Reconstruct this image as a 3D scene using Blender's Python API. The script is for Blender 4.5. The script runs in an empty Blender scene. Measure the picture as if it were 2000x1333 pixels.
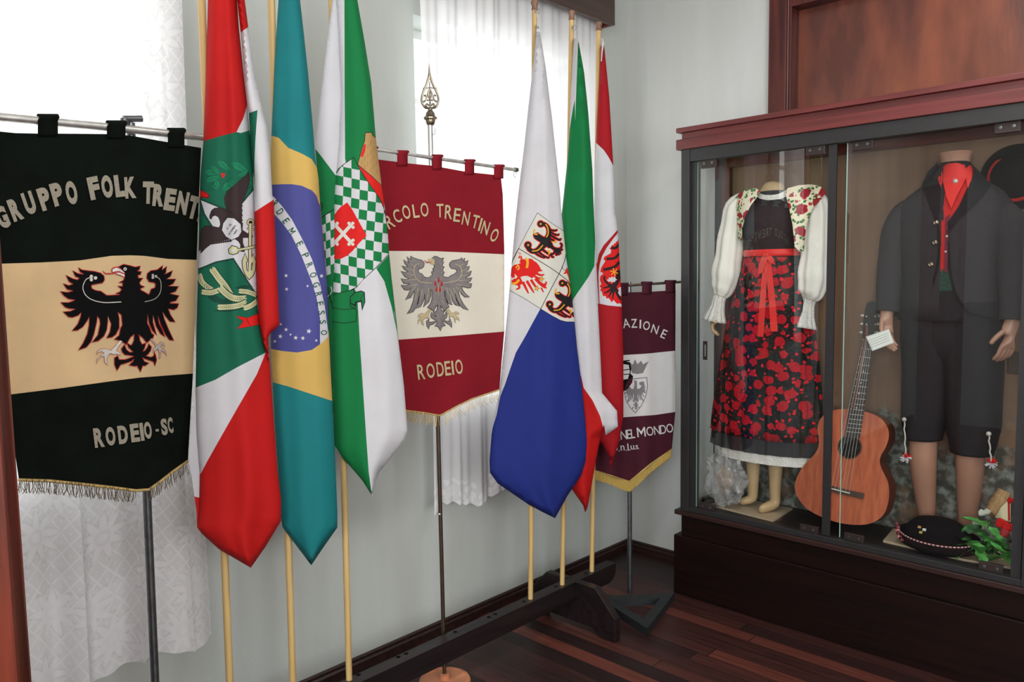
import bpy, bmesh, math, random
from mathutils import Vector, Matrix
from mathutils.geometry import delaunay_2d_cdt

random.seed(7)
C = bpy.context.scene.collection
SC = bpy.context.scene

# ---------------------------------------------------------------- camera
# world: x along the back wall, y towards the back wall (y = 0), z up;
# the window wall is x = 0 and the two walls meet in the corner at the origin
YAW, PITCH, ROLL, FOC = -0.76495493, 0.08489784, -0.01571573, 1515.75547
CAM = Vector((2.42538213, -3.41740579, 1.5))
FW = Vector((math.sin(YAW)*math.cos(PITCH), math.cos(YAW)*math.cos(PITCH), -math.sin(PITCH)))
_r = FW.cross(Vector((0, 0, 1))).normalized()
_u = _r.cross(FW)
RT = math.cos(ROLL)*_r + math.sin(ROLL)*_u
UP = -math.sin(ROLL)*_r + math.cos(ROLL)*_u
cd = bpy.data.cameras.new('camera')
cd.sensor_width = 36
cd.lens = FOC*36/2000
cd.clip_start = 0.05
cam = bpy.data.objects.new('camera', cd)
C.objects.link(cam)
cam.matrix_world = Matrix(((RT.x, UP.x, -FW.x, CAM.x), (RT.y, UP.y, -FW.y, CAM.y), (RT.z, UP.z, -FW.z, CAM.z), (0, 0, 0, 1)))
SC.camera = cam

# ---------------------------------------------------------------- world, light, exposure
w = bpy.data.worlds.new('sky'); SC.world = w; w.use_nodes = True
w.node_tree.nodes['Background'].inputs[0].default_value = (0.95, 0.97, 1.0, 1)
w.node_tree.nodes['Background'].inputs[1].default_value = 1.1
SC.view_settings.view_transform = 'Standard'
SC.view_settings.look = 'None'
SC.view_settings.exposure = 0.22
SC.view_settings.gamma = 1.0
SC.cycles.max_bounces = 10
SC.cycles.diffuse_bounces = 5
SC.cycles.glossy_bounces = 4
SC.cycles.transparent_max_bounces = 24
SC.cycles.transmission_bounces = 6
SC.cycles.caustics_reflective = False
SC.cycles.caustics_refractive = False
SC.cycles.sample_clamp_indirect = 6.0
try:
    SC.cycles.use_denoising = True
    SC.cycles.denoiser = 'OPENIMAGEDENOISE'
except Exception:
    pass

def area_light(name, loc, size, direction, power, color=(1.0, 0.99, 0.985)):
    l = bpy.data.lights.new(name, 'AREA')
    l.shape = 'RECTANGLE'; l.size, l.size_y = size
    l.energy = power; l.color = color
    o = bpy.data.objects.new(name, l); C.objects.link(o)
    zz = -Vector(direction).normalized(); up = Vector((0, 0, 1)) if abs(zz.z) < 0.9 else Vector((0, 1, 0))
    xx = up.cross(zz).normalized(); yy = zz.cross(xx)
    o.matrix_world = Matrix(((xx.x, yy.x, zz.x, loc[0]), (xx.y, yy.y, zz.y, loc[1]), (xx.z, yy.z, zz.z, loc[2]), (0, 0, 0, 1)))
    return o
# overcast daylight outside the curtained windows; unseen front and side ones added for fill
area_light('daylight_left_window', (-0.34, -2.95, 1.80), (1.5, 1.8), (1, 0, 0), 22)
area_light('daylight_right_window', (-0.34, -0.88, 1.80), (1.5, 1.8), (1, 0, 0), 22)
area_light('fill_front_window', (3.3, -5.68, 1.85), (1.9, 1.5), (0, 1, 0), 96)
area_light('fill_side_window', (5.18, -3.3, 1.9), (1.9, 1.5), (-1, 0, 0), 70)
# two overhead lights out of view, added to brighten the upper walls
for y in (-1.3, -3.3): area_light('added_overhead_light', (1.9, y, 3.06), (0.3, 1.2), (0, 0, -1), 18, (1.0, 0.985, 0.96))

# ---------------------------------------------------------------- helpers
def lin(c):
    return tuple(((v/255)/12.92 if v/255 <= 0.04045 else ((v/255+0.055)/1.055)**2.4) for v in c)

def ray(px, py):
    return FW + RT*((px-1000)/FOC) - UP*((py-666.5)/FOC)
def on_plane(px, py, P, n):
    d = ray(px, py); P = Vector(P); n = Vector(n)
    return CAM + d*(((P-CAM).dot(n))/d.dot(n))
def on_x(px, py, c): return on_plane(px, py, (c, 0, 0), (1, 0, 0))
def on_y(px, py, c): return on_plane(px, py, (0, c, 0), (0, 1, 0))
def on_z(px, py, c): return on_plane(px, py, (0, 0, c), (0, 0, 1))

def new_mat(name):
    m = bpy.data.materials.new(name); m.use_nodes = True
    return m, m.node_tree, m.node_tree.nodes['Principled BSDF']

def mat(name, rgb, rough=0.6, metal=0.0, var=0.0, scale=20.0, bump=0.0, bscale=None, trans=0.0, spec=0.5, stretch=None, rgb2=None, sheen=0.0):
    """procedural material: base colour broken up by noise between rgb and rgb2, bump, optional translucency"""
    m, t, p = new_mat(name)
    c = lin(rgb)
    p.inputs['Base Color'].default_value = (*c, 1)
    p.inputs['Roughness'].default_value = rough
    p.inputs['Metallic'].default_value = metal
    p.inputs['Specular IOR Level'].default_value = spec
    if sheen: p.inputs['Sheen Weight'].default_value = sheen
    N, L = t.nodes, t.links
    co = N.new('ShaderNodeTexCoord'); mp = N.new('ShaderNodeMapping')
    L.new(co.outputs['Object'], mp.inputs['Vector'])
    if stretch: mp.inputs['Scale'].default_value = stretch
    if var > 0 or rgb2:
        n = N.new('ShaderNodeTexNoise'); n.inputs['Scale'].default_value = scale; n.inputs['Detail'].default_value = 6
        L.new(mp.outputs[0], n.inputs['Vector'])
        r = N.new('ShaderNodeValToRGB')
        c2 = lin(rgb2) if rgb2 else tuple(v*(1-var) for v in c)
        r.color_ramp.elements[0].position = 0.35; r.color_ramp.elements[1].position = 0.65
        r.color_ramp.elements[0].color = (*c2, 1); r.color_ramp.elements[1].color = (*c, 1)
        L.new(n.outputs['Fac'], r.inputs['Fac']); L.new(r.outputs[0], p.inputs['Base Color'])
    if bump > 0:
        n2 = N.new('ShaderNodeTexNoise'); n2.inputs['Scale'].default_value = bscale or scale*3
        n2.inputs['Detail'].default_value = 4
        L.new(mp.outputs[0], n2.inputs['Vector'])
        b = N.new('ShaderNodeBump'); b.inputs['Strength'].default_value = bump; b.inputs['Distance'].default_value = 0.01
        L.new(n2.outputs['Fac'], b.inputs['Height']); L.new(b.outputs[0], p.inputs['Normal'])
    if trans > 0:
        tr = N.new('ShaderNodeBsdfTranslucent')
        src = p.inputs['Base Color'].links
        if src: L.new(src[0].from_socket, tr.inputs['Color'])
        else: tr.inputs['Color'].default_value = (*c, 1)
        mx = N.new('ShaderNodeMixShader'); mx.inputs[0].default_value = trans
        out = N['Material Output']
        L.new(p.outputs[0], mx.inputs[1]); L.new(tr.outputs[0], mx.inputs[2]); L.new(mx.outputs[0], out.inputs['Surface'])
    return m

def cloth(name, rgb, trans=0.12, rough=0.75, var=0.06):
    return mat(name, tuple(v*0.93 for v in rgb), rough, var=var, scale=9, bump=0.12, bscale=420, trans=trans, spec=0.25)

def link(name, me, parent=None):
    o = bpy.data.objects.new(name, me); C.objects.link(o)
    if parent is not None: o.parent = parent
    return o

def tag(o, label, cat=None, group=None, kind=None):
    if label: o['label'] = label
    if cat: o['category'] = cat
    if group: o['group'] = group
    if kind: o['kind'] = kind
    return o

def thing(name, label, cat, loc=(0, 0, 0), group=None):
    o = bpy.data.objects.new(name, None); C.objects.link(o)
    o.location = loc; o.empty_display_size = 0.05
    return tag(o, label, cat, group)

def origin(o):
    v = Vector((0, 0, 0))
    while o is not None:
        v += o.location; o = o.parent
    return v

class MB:
    def __init__(s):
        s.v = []; s.f = []; s.m = []; s.mi = 0
    def add(s, vs, fs):
        b = len(s.v); s.v += [Vector(v) for v in vs]
        for f in fs: s.f.append([b+i for i in f]); s.m.append(s.mi)
        return s
    def box(s, a, b, rot=None, at=None):
        x0, y0, z0 = a; x1, y1, z1 = b
        vs = [Vector(p) for p in ((x0,y0,z0),(x1,y0,z0),(x1,y1,z0),(x0,y1,z0),(x0,y0,z1),(x1,y0,z1),(x1,y1,z1),(x0,y1,z1))]
        if rot is not None:
            at = Vector(at); vs = [at + rot @ v for v in vs]
        return s.add(vs, [(3,2,1,0),(4,5,6,7),(0,1,5,4),(1,2,6,5),(2,3,7,6),(3,0,4,7)])
    def tube(s, pts, rad, n=12, cap=True, squash=1.0):
        pts = [Vector(p) for p in pts]
        if not hasattr(rad, '__len__'): rad = [rad]*len(pts)
        rings = []; prev = None
        for i, p in enumerate(pts):
            d = (pts[min(i+1, len(pts)-1)] - pts[max(i-1, 0)]).normalized()
            if prev is None:
                a = Vector((0, 0, 1)) if abs(d.z) < 0.9 else Vector((1, 0, 0))
                e = d.cross(a).normalized()
            else:
                e = (prev - d*prev.dot(d)).normalized()
            prev = e; g = d.cross(e)
            rings.append([p + (e*math.cos(2*math.pi*k/n) + g*math.sin(2*math.pi*k/n)*squash)*rad[i] for k in range(n)])
        return s.rings(rings, cap)
    def rings(s, rings, cap=True, closed=True):
        n = len(rings[0]); vs = [v for r in rings for v in r]; fs = []
        for i in range(len(rings)-1):
            for k in range(n if closed else n-1):
                a = i*n+k; b = i*n+(k+1) % n
                fs.append((a, b, b+n, a+n))
        if cap and closed:
            fs.append(tuple(range(n-1, -1, -1))); fs.append(tuple((len(rings)-1)*n+k for k in range(n)))
        return s.add(vs, fs)
    def lathe(s, prof, c=(0, 0, 0), n=32, rot=None):
        c = Vector(c); rs = []
        for r, z in prof:
            ring = []
            for k in range(n):
                v = Vector((r*math.cos(2*math.pi*k/n), r*math.sin(2*math.pi*k/n), z))
                ring.append(c + (rot @ v if rot is not None else v))
            rs.append(ring)
        return s.rings(rs)
    def prism(s, poly, fn0, fn1):
        """a flat outline given as 2D points, carried into space by fn0 (one face) and fn1 (the other)"""
        n = len(poly)
        r = delaunay_2d_cdt([Vector(p) for p in poly], [(i, (i+1) % n) for i in range(n)], [], 1, 1e-7)
        V = r[0]; tris = r[2]; b = len(V)
        fs = []
        for t in tris: fs.append(tuple(t)); fs.append(tuple(b+i for i in reversed(t)))
        cnt = {}
        for t in tris:
            for i in range(len(t)):
                e = (t[i], t[(i+1) % len(t)])
                cnt[e] = 1
        for (i, j) in list(cnt):
            if (j, i) not in cnt: fs.append((j, i, b+i, b+j))
        return s.add([fn0(*v) for v in V]+[fn1(*v) for v in V], fs)
    def sphere(s, c, r, n=12, m=8, sc=(1, 1, 1)):
        c = Vector(c)
        rs = []
        for i in range(m+1):
            th = math.pi*(0.02+0.96*i/m)
            rs.append([c + Vector((math.sin(th)*math.cos(2*math.pi*k/n)*r*sc[0], math.sin(th)*math.sin(2*math.pi*k/n)*r*sc[1], -math.cos(th)*r*sc[2])) for k in range(n)])
        return s.rings(rs)
    def mesh(s, name, mats, off=Vector((0, 0, 0)), smooth=True, angle=40):
        me = bpy.data.meshes.new(name)
        me.from_pydata([v-off for v in s.v], [], s.f)
        for m in (mats if isinstance(mats, (list, tuple)) else [mats]): me.materials.append(m)
        for i, p in enumerate(me.polygons): p.material_index = s.m[i]
        bm = bmesh.new(); bm.from_mesh(me)
        bmesh.ops.recalc_face_normals(bm, faces=bm.faces)
        if smooth:
            for f in bm.faces: f.smooth = True
            for e in bm.edges:
                if len(e.link_faces) == 2 and e.calc_face_angle(0) > math.radians(angle): e.smooth = False
        bm.to_mesh(me); bm.free()
        return me
    def build(s, name, mats, parent=None, smooth=True, bevel=0.0, angle=40, label=None):
        o = link(name, s.mesh(name, mats, origin(parent), smooth, angle), parent)
        if bevel:
            b = o.modifiers.new('bevel', 'BEVEL'); b.width = bevel; b.segments = 2; b.limit_method = 'ANGLE'
        if label: o['label'] = label
        return o

def solo(name, mb, mats, label, cat, loc=(0, 0, 0), bevel=0.0, group=None, smooth=True):
    """a thing that is a single mesh"""
    loc = Vector(loc)
    o = link(name, mb.mesh(name, mats, loc, smooth))
    o.location = loc
    if bevel:
        b = o.modifiers.new('bevel', 'BEVEL'); b.width = bevel; b.segments = 2; b.limit_method = 'ANGLE'
    return tag(o, label, cat, group)

def struct(name, mb, mats, bevel=0.0, smooth=False, parent=None):
    o = mb.build(name, mats, parent, smooth, bevel)
    if parent is None: o['kind'] = 'structure'
    return o

# ---- outlines on cloth: polygons drawn in photograph pixels, carried onto a surface in space
def T(s, ox, oy):
    return lambda pts: [(ox+x/s, oy+y/s) for x, y in pts]

def inside(p, poly):
    x, y = p; c = False; j = len(poly)-1
    for i in range(len(poly)):
        xi, yi = poly[i]; xj, yj = poly[j]
        if (yi > y) != (yj > y) and x < (xj-xi)*(y-yi)/(yj-yi)+xi: c = not c
        j = i
    return c

def resample(poly, d, closed=True):
    out = []; n = len(poly)
    for i in range(n if closed else n-1):
        a = poly[i]; b = poly[(i+1) % n]
        k = max(1, int(math.hypot(b[0]-a[0], b[1]-a[1])/d))
        out += [(a[0]+(b[0]-a[0])*j/k, a[1]+(b[1]-a[1])*j/k) for j in range(k)]
    if not closed: out.append(poly[-1])
    return out

def spline(pts, k=4, closed=False):
    """Catmull-Rom through the points"""
    n = len(pts); out = []
    def g(i): return pts[i % n] if closed else pts[max(0, min(n-1, i))]
    for i in range(n if closed else n-1):
        p0, p1, p2, p3 = g(i-1), g(i), g(i+1), g(i+2)
        for j in range(k):
            t = j/k
            out.append(tuple(0.5*(2*b+(c-a)*t+(2*a-5*b+4*c-d)*t*t+(3*b-a-3*c+d)*t**3) for a, b, c, d in zip(p0, p1, p2, p3)))
    if not closed: out.append(tuple(pts[-1]))
    return out

def stroke(pts, wd, k=4):
    """a brush stroke as a polygon; wd a width or a width per point"""
    if not hasattr(wd, '__len__'): wd = [wd]*len(pts)
    sp = spline([(*p, w_) for p, w_ in zip(pts, wd)], k) if len(pts) > 2 else [(*p, w_) for p, w_ in zip(pts, wd)]
    L, R = [], []
    for i, (x, y, w_) in enumerate(sp):
        a = sp[max(0, i-1)]; b = sp[min(len(sp)-1, i+1)]
        dx, dy = b[0]-a[0], b[1]-a[1]; q = math.hypot(dx, dy) or 1
        L.append((x-dy/q*w_/2, y+dx/q*w_/2)); R.append((x+dy/q*w_/2, y-dx/q*w_/2))
    return L + R[::-1]

def disc(x, y, r, n=14, ry=None, a=0):
    ry = ry or r; ca, sa = math.cos(a), math.sin(a)
    return [(x+r*math.cos(2*math.pi*i/n)*ca-ry*math.sin(2*math.pi*i/n)*sa, y+r*math.cos(2*math.pi*i/n)*sa+ry*math.sin(2*math.pi*i/n)*ca) for i in range(n)]

def star(x, y, r, a=0, n=5, q=0.42):
    return [(x+(r if i % 2 == 0 else r*q)*math.sin(a+math.pi*i/n), y-(r if i % 2 == 0 else r*q)*math.cos(a+math.pi*i/n)) for i in range(2*n)]

def grow(poly, d):
    """outline pushed outwards by d"""
    A = sum(poly[i][0]*poly[(i+1) % len(poly)][1]-poly[(i+1) % len(poly)][0]*poly[i][1] for i in range(len(poly)))
    sg = 1 if A > 0 else -1; out = []; n = len(poly)
    for i in range(n):
        a, b, c = poly[i-1], poly[i], poly[(i+1) % n]
        n1 = (b[1]-a[1], -(b[0]-a[0])); n2 = (c[1]-b[1], -(c[0]-b[0]))
        q1 = math.hypot(*n1) or 1; q2 = math.hypot(*n2) or 1
        nx, ny = n1[0]/q1+n2[0]/q2, n1[1]/q1+n2[1]/q2; q = math.hypot(nx, ny)
        if q < 0.5:                                   # a spike: push its tip straight out
            mx, my = b[0]-(a[0]+c[0])/2, b[1]-(a[1]+c[1])/2; h = math.hypot(mx, my) or 1
            s2 = 1 if (mx*nx+my*ny)*sg >= 0 else 0
            out.append((b[0]+mx/h*d*1.8*s2, b[1]+my/h*d*1.8*s2))
        else:
            k = d*min(1.6, 2/q)/q
            out.append((b[0]+sg*nx*k, b[1]+sg*ny*k))
    return out

class Surf:
    """a hanging cloth surface: vertical plane through P facing n, moved towards the viewer's side by depth(px, py)"""
    def __init__(s, P, n, depth=None):
        s.P = Vector(P); n = Vector((n[0], n[1], 0)).normalized(); s.n = n; s.depth = depth or (lambda x, y: 0.0)
    def __call__(s, px, py, off=0.0):
        return on_plane(px, py, s.P+s.n*(s.depth(px, py)+off), s.n)

def row_extent(outline):
    ys = [p[1] for p in outline]; y0, y1 = int(min(ys)), int(max(ys))+1
    tab = {}
    for y in range(y0, y1+1):
        yy = min(max(y, min(ys)+0.01), max(ys)-0.01); xs = []
        for i in range(len(outline)):
            a, b = outline[i-1], outline[i]
            if (a[1] > yy) != (b[1] > yy): xs.append(a[0]+(b[0]-a[0])*(yy-a[1])/(b[1]-a[1]))
        if xs: tab[y] = (min(xs), max(xs))
    def f(y):
        y = min(max(int(round(y)), y0), y1)
        while y not in tab: y += 1 if y < (y0+y1)/2 else -1
        return tab[y]
    return f

def drape(outline, base, D, folds=(), pw=0.55, skew=0.0):
    """depth of a hanging fold: rounded across its width, with soft vertical folds (count, amplitude, phase)"""
    ex = row_extent(outline)
    def d(px, py):
        a, b = ex(py); t = 0.5 if b-a < 1e-6 else min(max((px-a)/(b-a), 0), 1)
        e = max(math.sin(math.pi*t**(1+skew)), 0)**pw
        v = base + D*e
        v += 0.0016*e*(math.sin(px*0.061+py*0.023)+math.sin(px*0.033-py*0.019+1.7)+0.5*math.sin(px*0.12+py*0.006))
        for k, amp, ph in folds: v += amp*e*math.sin(2*math.pi*k*t+ph+py*0.0016)
        return v
    return d

def cdt(outline, regions, cell):
    pts = []; edges = []
    for poly in [outline]+[r[0] for r in regions]:
        q = resample(poly, cell); b = len(pts)
        pts += q; edges += [(b+i, b+(i+1) % len(q)) for i in range(len(q))]
    xs = [p[0] for p in outline]; ys = [p[1] for p in outline]
    y = min(ys)+cell/2; row = 0
    while y < max(ys):
        x = min(xs)+cell/2+(cell/2 if row % 2 else 0)
        while x < max(xs):
            if inside((x, y), outline): pts.append((x, y))
            x += cell
        y += cell; row += 1
    r = delaunay_2d_cdt([Vector(p) for p in pts], edges, [], 0, 0.02)
    V = r[0]; tris = []; mi = []
    bb = [(min(p[0] for p in q[0]), max(p[0] for p in q[0]), min(p[1] for p in q[0]), max(p[1] for p in q[0])) for q in regions]
    for t in r[2]:
        c = ((V[t[0]].x+V[t[1]].x+V[t[2]].x)/3, (V[t[0]].y+V[t[1]].y+V[t[2]].y)/3)
        if not inside(c, outline): continue
        k = 0
        for i in range(len(regions)-1, -1, -1):
            q = bb[i]
            if q[0] <= c[0] <= q[1] and q[2] <= c[1] <= q[3] and inside(c, regions[i][0]): k = regions[i][1]; break
        tris.append(tuple(t)); mi.append(k)
    return V, tris, mi

def sheet(name, outline, regions, mats, surf, parent, cell=9, back=None, thick=0.002, label=None):
    """a piece of cloth with its printed pattern: one mesh, one material per colour; back(px, py) is the depth of its hidden side"""
    V, tris, mi = cdt(outline, regions, cell)
    used = sorted({i for t in tris for i in t}); ix = {v: k for k, v in enumerate(used)}
    n = len(used)
    vs = [surf(V[i].x, V[i].y) for i in used]
    if back is None: vb = [surf(V[i].x, V[i].y, -thick) for i in used]
    else:
        sb = Surf(surf.P, surf.n, back); vb = [sb(V[i].x, V[i].y) for i in used]
    fs = []; ms = []; E = {}
    for t, m_ in zip(tris, mi):
        t = [ix[i] for i in t]
        fs.append((t[2], t[1], t[0])); ms.append(m_)
        fs.append((n+t[0], n+t[1], n+t[2])); ms.append(m_)
        for a, b in ((t[0], t[1]), (t[1], t[2]), (t[2], t[0])): E[(a, b)] = m_
    for (a, b), m_ in E.items():
        if (b, a) not in E: fs.append((a, b, n+b, n+a)); ms.append(m_)
    me = bpy.data.meshes.new(name); off = origin(parent)
    me.from_pydata([v-off for v in vs+vb], [], fs)
    for m_ in mats: me.materials.append(m_)
    for p, m_ in zip(me.polygons, ms): p.material_index = m_; p.use_smooth = True
    me.update()
    bm = bmesh.new(); bm.from_mesh(me); bmesh.ops.recalc_face_normals(bm, faces=bm.faces)
    for e in bm.edges:
        if len(e.link_faces) == 2 and e.calc_face_angle(0) > math.radians(60): e.smooth = False
    bm.to_mesh(me); bm.free()
    o = link(name, me, parent)
    if label: o['label'] = label
    return o

# ---- lettering
GL = {}
def glyph(ch, bold=0.0):
    k = (ch, bold)
    if k not in GL and ch == 'M':                     # drawn by hand: the built-in M fills in when emboldened
        st = 0.15+bold*1.2
        poly = [(-0.5, -0.5), (-0.5, 0.5), (-0.5+st, 0.5), (0, st*1.1-0.12), (0.5-st, 0.5), (0.5, 0.5), (0.5, -0.5), (0.5-st, -0.5), (0.5-st, 0.24), (0, -0.30), (-0.5+st, 0.24), (-0.5+st, -0.5)]
        r = delaunay_2d_cdt([Vector(p) for p in poly], [(i, (i+1) % 12) for i in range(12)], [], 1, 1e-6)
        GL[k] = ([(v.x, v.y) for v in r[0]], [tuple(t) for t in r[2]])
    if k not in GL:
        cu = bpy.data.curves.new('letter', 'FONT'); cu.body = ch; cu.offset = bold; cu.resolution_u = 4
        o = bpy.data.objects.new('letter', cu); C.objects.link(o)
        dg = bpy.context.evaluated_depsgraph_get(); dg.update()
        me = bpy.data.meshes.new_from_object(o.evaluated_get(dg))
        vs = [v.co.copy() for v in me.vertices]; fs = [tuple(p.vertices) for p in me.polygons]
        bpy.data.objects.remove(o); bpy.data.curves.remove(cu); bpy.data.meshes.remove(me)
        x0, x1 = min(v.x for v in vs), max(v.x for v in vs); y0, y1 = min(v.y for v in vs), max(v.y for v in vs)
        GL[k] = ([((v.x-x0)/(x1-x0)-0.5, (v.y-y0)/(y1-y0)-0.5) for v in vs], fs)
    return GL[k]

def put_glyph(mb, ch, cx, cy, wd, ht, deg, surf, off, bold=0.0, thick=0.0015):
    V, F = glyph(ch, bold); a = math.radians(deg); ca, sa = math.cos(a), math.sin(a)
    def P(u, v, o):
        X, Y = u*wd, v*ht
        return surf(cx+X*ca-Y*sa, cy-X*sa-Y*ca, o)
    n = len(V); E = {}
    vs = [P(u, v, off) for u, v in V]+[P(u, v, off-thick) for u, v in V]; fs = []
    for f in F:
        fs.append(f)
        for i in range(len(f)): E[(f[i], f[(i+1) % len(f)])] = 1
    for a_, b_ in list(E):
        if (b_, a_) not in E: fs.append((b_, a_, n+a_, n+b_))
    mb.add(vs, fs)

def lettering(name, items, surf, off, m, parent, bold=0.0, tr=None, words=True):
    """items: (char, x, y, width, height, degrees) in photograph pixels (tr maps a crop's pixels)"""
    if words:                                         # each word is a part of its own
        run = [items[0]]
        for a, b in zip(items, items[1:]):
            if math.hypot(b[1]-a[1], b[2]-a[2]) > 1.75*0.5*(a[3]+b[3]):
                lettering(name, run, surf, off, m, parent, bold, tr, False); run = []
            run.append(b)
        return lettering(name, run, surf, off, m, parent, bold, tr, False)
    mb = MB()
    for ch, x, y, wd, ht, dg in items:
        if tr:
            k = tr([(1, 0)])[0][0]-tr([(0, 0)])[0][0]; (x, y), = tr([(x, y)]); wd *= k; ht *= k
        put_glyph(mb, ch, x, y, wd, ht, dg, surf, off, bold)
    return mb.build(name, m, parent, smooth=False)

def patches(name, layers, surf, off, mats, parent, cell=7, step=0.0005, label=None, thick=0.001):
    """applique: polygons lying on a cloth surface, each layer a hair above the one before; layers: (polygon, material index)"""
    mb = MB()
    lv = {}
    for poly, mi in layers:
        lv.setdefault(mi, len(lv))
        V, tris, _ = cdt(poly, [], cell)
        o = off+step*lv[mi]; used = sorted({i for t in tris for i in t}); ix = {v: k for k, v in enumerate(used)}; n = len(used)
        vs = [surf(V[i].x, V[i].y, o) for i in used]+[surf(V[i].x, V[i].y, o-thick-step*lv[mi]) for i in used]
        fs = []; E = {}
        for t in tris:
            t = [ix[i] for i in t]; fs.append((t[2], t[1], t[0]))
            for a, b in ((t[0], t[1]), (t[1], t[2]), (t[2], t[0])): E[(a, b)] = 1
        for a, b in E:
            if (b, a) not in E: fs.append((a, b, n+b, n+a))
        mb.mi = mi; mb.add(vs, fs)
    return mb.build(name, mats, parent, smooth=False, label=label)

def fringe(name, line, surf, m, parent, n=90, ln=26, off=0.004, wave=4, r=0.0007):
    """hanging threads sewn along a line of pixels"""
    mb = MB(); q = resample(line, 1.0, False)
    for i in range(n):
        x, y = q[int((len(q)-1)*(i+0.5)/n)]
        l = ln*random.uniform(0.86, 1.06); j = random.uniform(-wave, wave); k = random.uniform(-wave, wave)*0.6
        o = off+random.uniform(-0.002, 0.004)
        mb.tube([surf(x, y-2, o), surf(x+k, y+l*0.5, o+0.001), surf(x+j, y+l, o)], r, 4)
    return mb.build(name, m, parent)

# ---------------------------------------------------------------- materials of the room
def wall_mat(name, rgb):
    m, t, p = new_mat(name); N, L = t.nodes, t.links
    co = N.new('ShaderNodeTexCoord')
    n = N.new('ShaderNodeTexNoise'); n.inputs['Scale'].default_value = 2.2; n.inputs['Detail'].default_value = 8
    mp = N.new('ShaderNodeMapping'); mp.inputs['Scale'].default_value = (2.2, 2.2, 0.35)
    L.new(co.outputs['Object'], mp.inputs[0]); L.new(mp.outputs[0], n.inputs['Vector'])
    r = N.new('ShaderNodeValToRGB'); c = lin(rgb)
    r.color_ramp.elements[0].position = 0.3; r.color_ramp.elements[1].position = 0.62
    r.color_ramp.elements[0].color = (c[0]*0.90, c[1]*0.87, c[2]*0.85, 1); r.color_ramp.elements[1].color = (*c, 1)
    L.new(n.outputs['Fac'], r.inputs[0]); L.new(r.outputs[0], p.inputs['Base Color'])
    n2 = N.new('ShaderNodeTexNoise'); n2.inputs['Scale'].default_value = 60; L.new(co.outputs['Object'], n2.inputs['Vector'])
    b = N.new('ShaderNodeBump'); b.inputs['Strength'].default_value = 0.08; b.inputs['Distance'].default_value = 0.01
    L.new(n2.outputs['Fac'], b.inputs['Height']); L.new(b.outputs[0], p.inputs['Normal'])
    p.inputs['Roughness'].default_value = 0.75; p.inputs['Specular IOR Level'].default_value = 0.25
    return m

def plank_mat():
    m, t, p = new_mat('dark_red_floorboards'); N, L = t.nodes, t.links
    co = N.new('ShaderNodeTexCoord'); sx = N.new('ShaderNodeSeparateXYZ'); L.new(co.outputs['Object'], sx.inputs[0])
    def M(op, a, b=None):
        n = N.new('ShaderNodeMath'); n.operation = op
        for i, v in enumerate((a, b)):
            if v is None: continue
            if hasattr(v, 'links'): L.new(v, n.inputs[i])
            else: n.inputs[i].default_value = v
        return n.outputs[0]
    row = M('DIVIDE', sx.outputs['Y'], 0.072)
    fl = M('FLOOR', row); fr = M('FRACT', row)
    wn = N.new('ShaderNodeTexWhiteNoise'); wn.noise_dimensions = '1D'; L.new(fl, wn.inputs['W'])
    off = M('MULTIPLY', wn.outputs['Value'], 7.3)
    xs = M('DIVIDE', M('ADD', sx.outputs['X'], off), 1.9)
    cell = M('ADD', M('MULTIPLY', M('FLOOR', xs), 3.7), fl)
    wn2 = N.new('ShaderNodeTexWhiteNoise'); wn2.noise_dimensions = '1D'; L.new(cell, wn2.inputs['W'])
    r = N.new('ShaderNodeValToRGB'); r.color_ramp.elements[0].color = (*lin((36, 23, 23)), 1); r.color_ramp.elements[1].color = (*lin((108, 58, 48)), 1)
    e = r.color_ramp.elements.new(0.5); e.color = (*lin((68, 38, 34)), 1)
    L.new(wn2.outputs['Value'], r.inputs[0])
    mp = N.new('ShaderNodeMapping'); mp.inputs['Scale'].default_value = (4, 60, 1); L.new(co.outputs['Object'], mp.inputs[0])
    g = N.new('ShaderNodeTexNoise'); g.inputs['Scale'].default_value = 1.0; g.inputs['Detail'].default_value = 8; L.new(mp.outputs[0], g.inputs['Vector'])
    w2 = N.new('ShaderNodeTexNoise'); w2.inputs['Scale'].default_value = 3.5; w2.inputs['Detail'].default_value = 5; L.new(co.outputs['Object'], w2.inputs['Vector'])
    mx = N.new('ShaderNodeMix'); mx.data_type = 'RGBA'; mx.blend_type = 'MULTIPLY'; mx.inputs[0].default_value = 1.0
    gr = N.new('ShaderNodeValToRGB'); gr.color_ramp.elements[0].position = 0.3; gr.color_ramp.elements[1].position = 0.7
    gr.color_ramp.elements[0].color = (0.6, 0.58, 0.56, 1); gr.color_ramp.elements[1].color = (1.15, 1.15, 1.15, 1)
    L.new(g.outputs['Fac'], gr.inputs[0]); L.new(r.outputs[0], mx.inputs[6]); L.new(gr.outputs[0], mx.inputs[7])
    gap = M('MAXIMUM', M('LESS_THAN', fr, 0.035), M('LESS_THAN', M('FRACT', xs), 0.002))
    mg = N.new('ShaderNodeMix'); mg.data_type = 'RGBA'; mg.inputs[7].default_value = (*lin((16, 10, 10)), 1)
    L.new(gap, mg.inputs[0]); L.new(mx.outputs[2], mg.inputs[6]); L.new(mg.outputs[2], p.inputs['Base Color'])
    rr = N.new('ShaderNodeMapRange'); rr.inputs[3].default_value = 0.3; rr.inputs[4].default_value = 0.55
    L.new(w2.outputs['Fac'], rr.inputs[0]); L.new(rr.outputs[0], p.inputs['Roughness'])
    b = N.new('ShaderNodeBump'); b.inputs['Strength'].default_value = 0.25; b.inputs['Distance'].default_value = 0.004
    L.new(M('SUBTRACT', g.outputs['Fac'], gap), b.inputs['Height']); L.new(b.outputs[0], p.inputs['Normal'])
    p.inputs['Specular IOR Level'].default_value = 0.35
    return m

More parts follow.
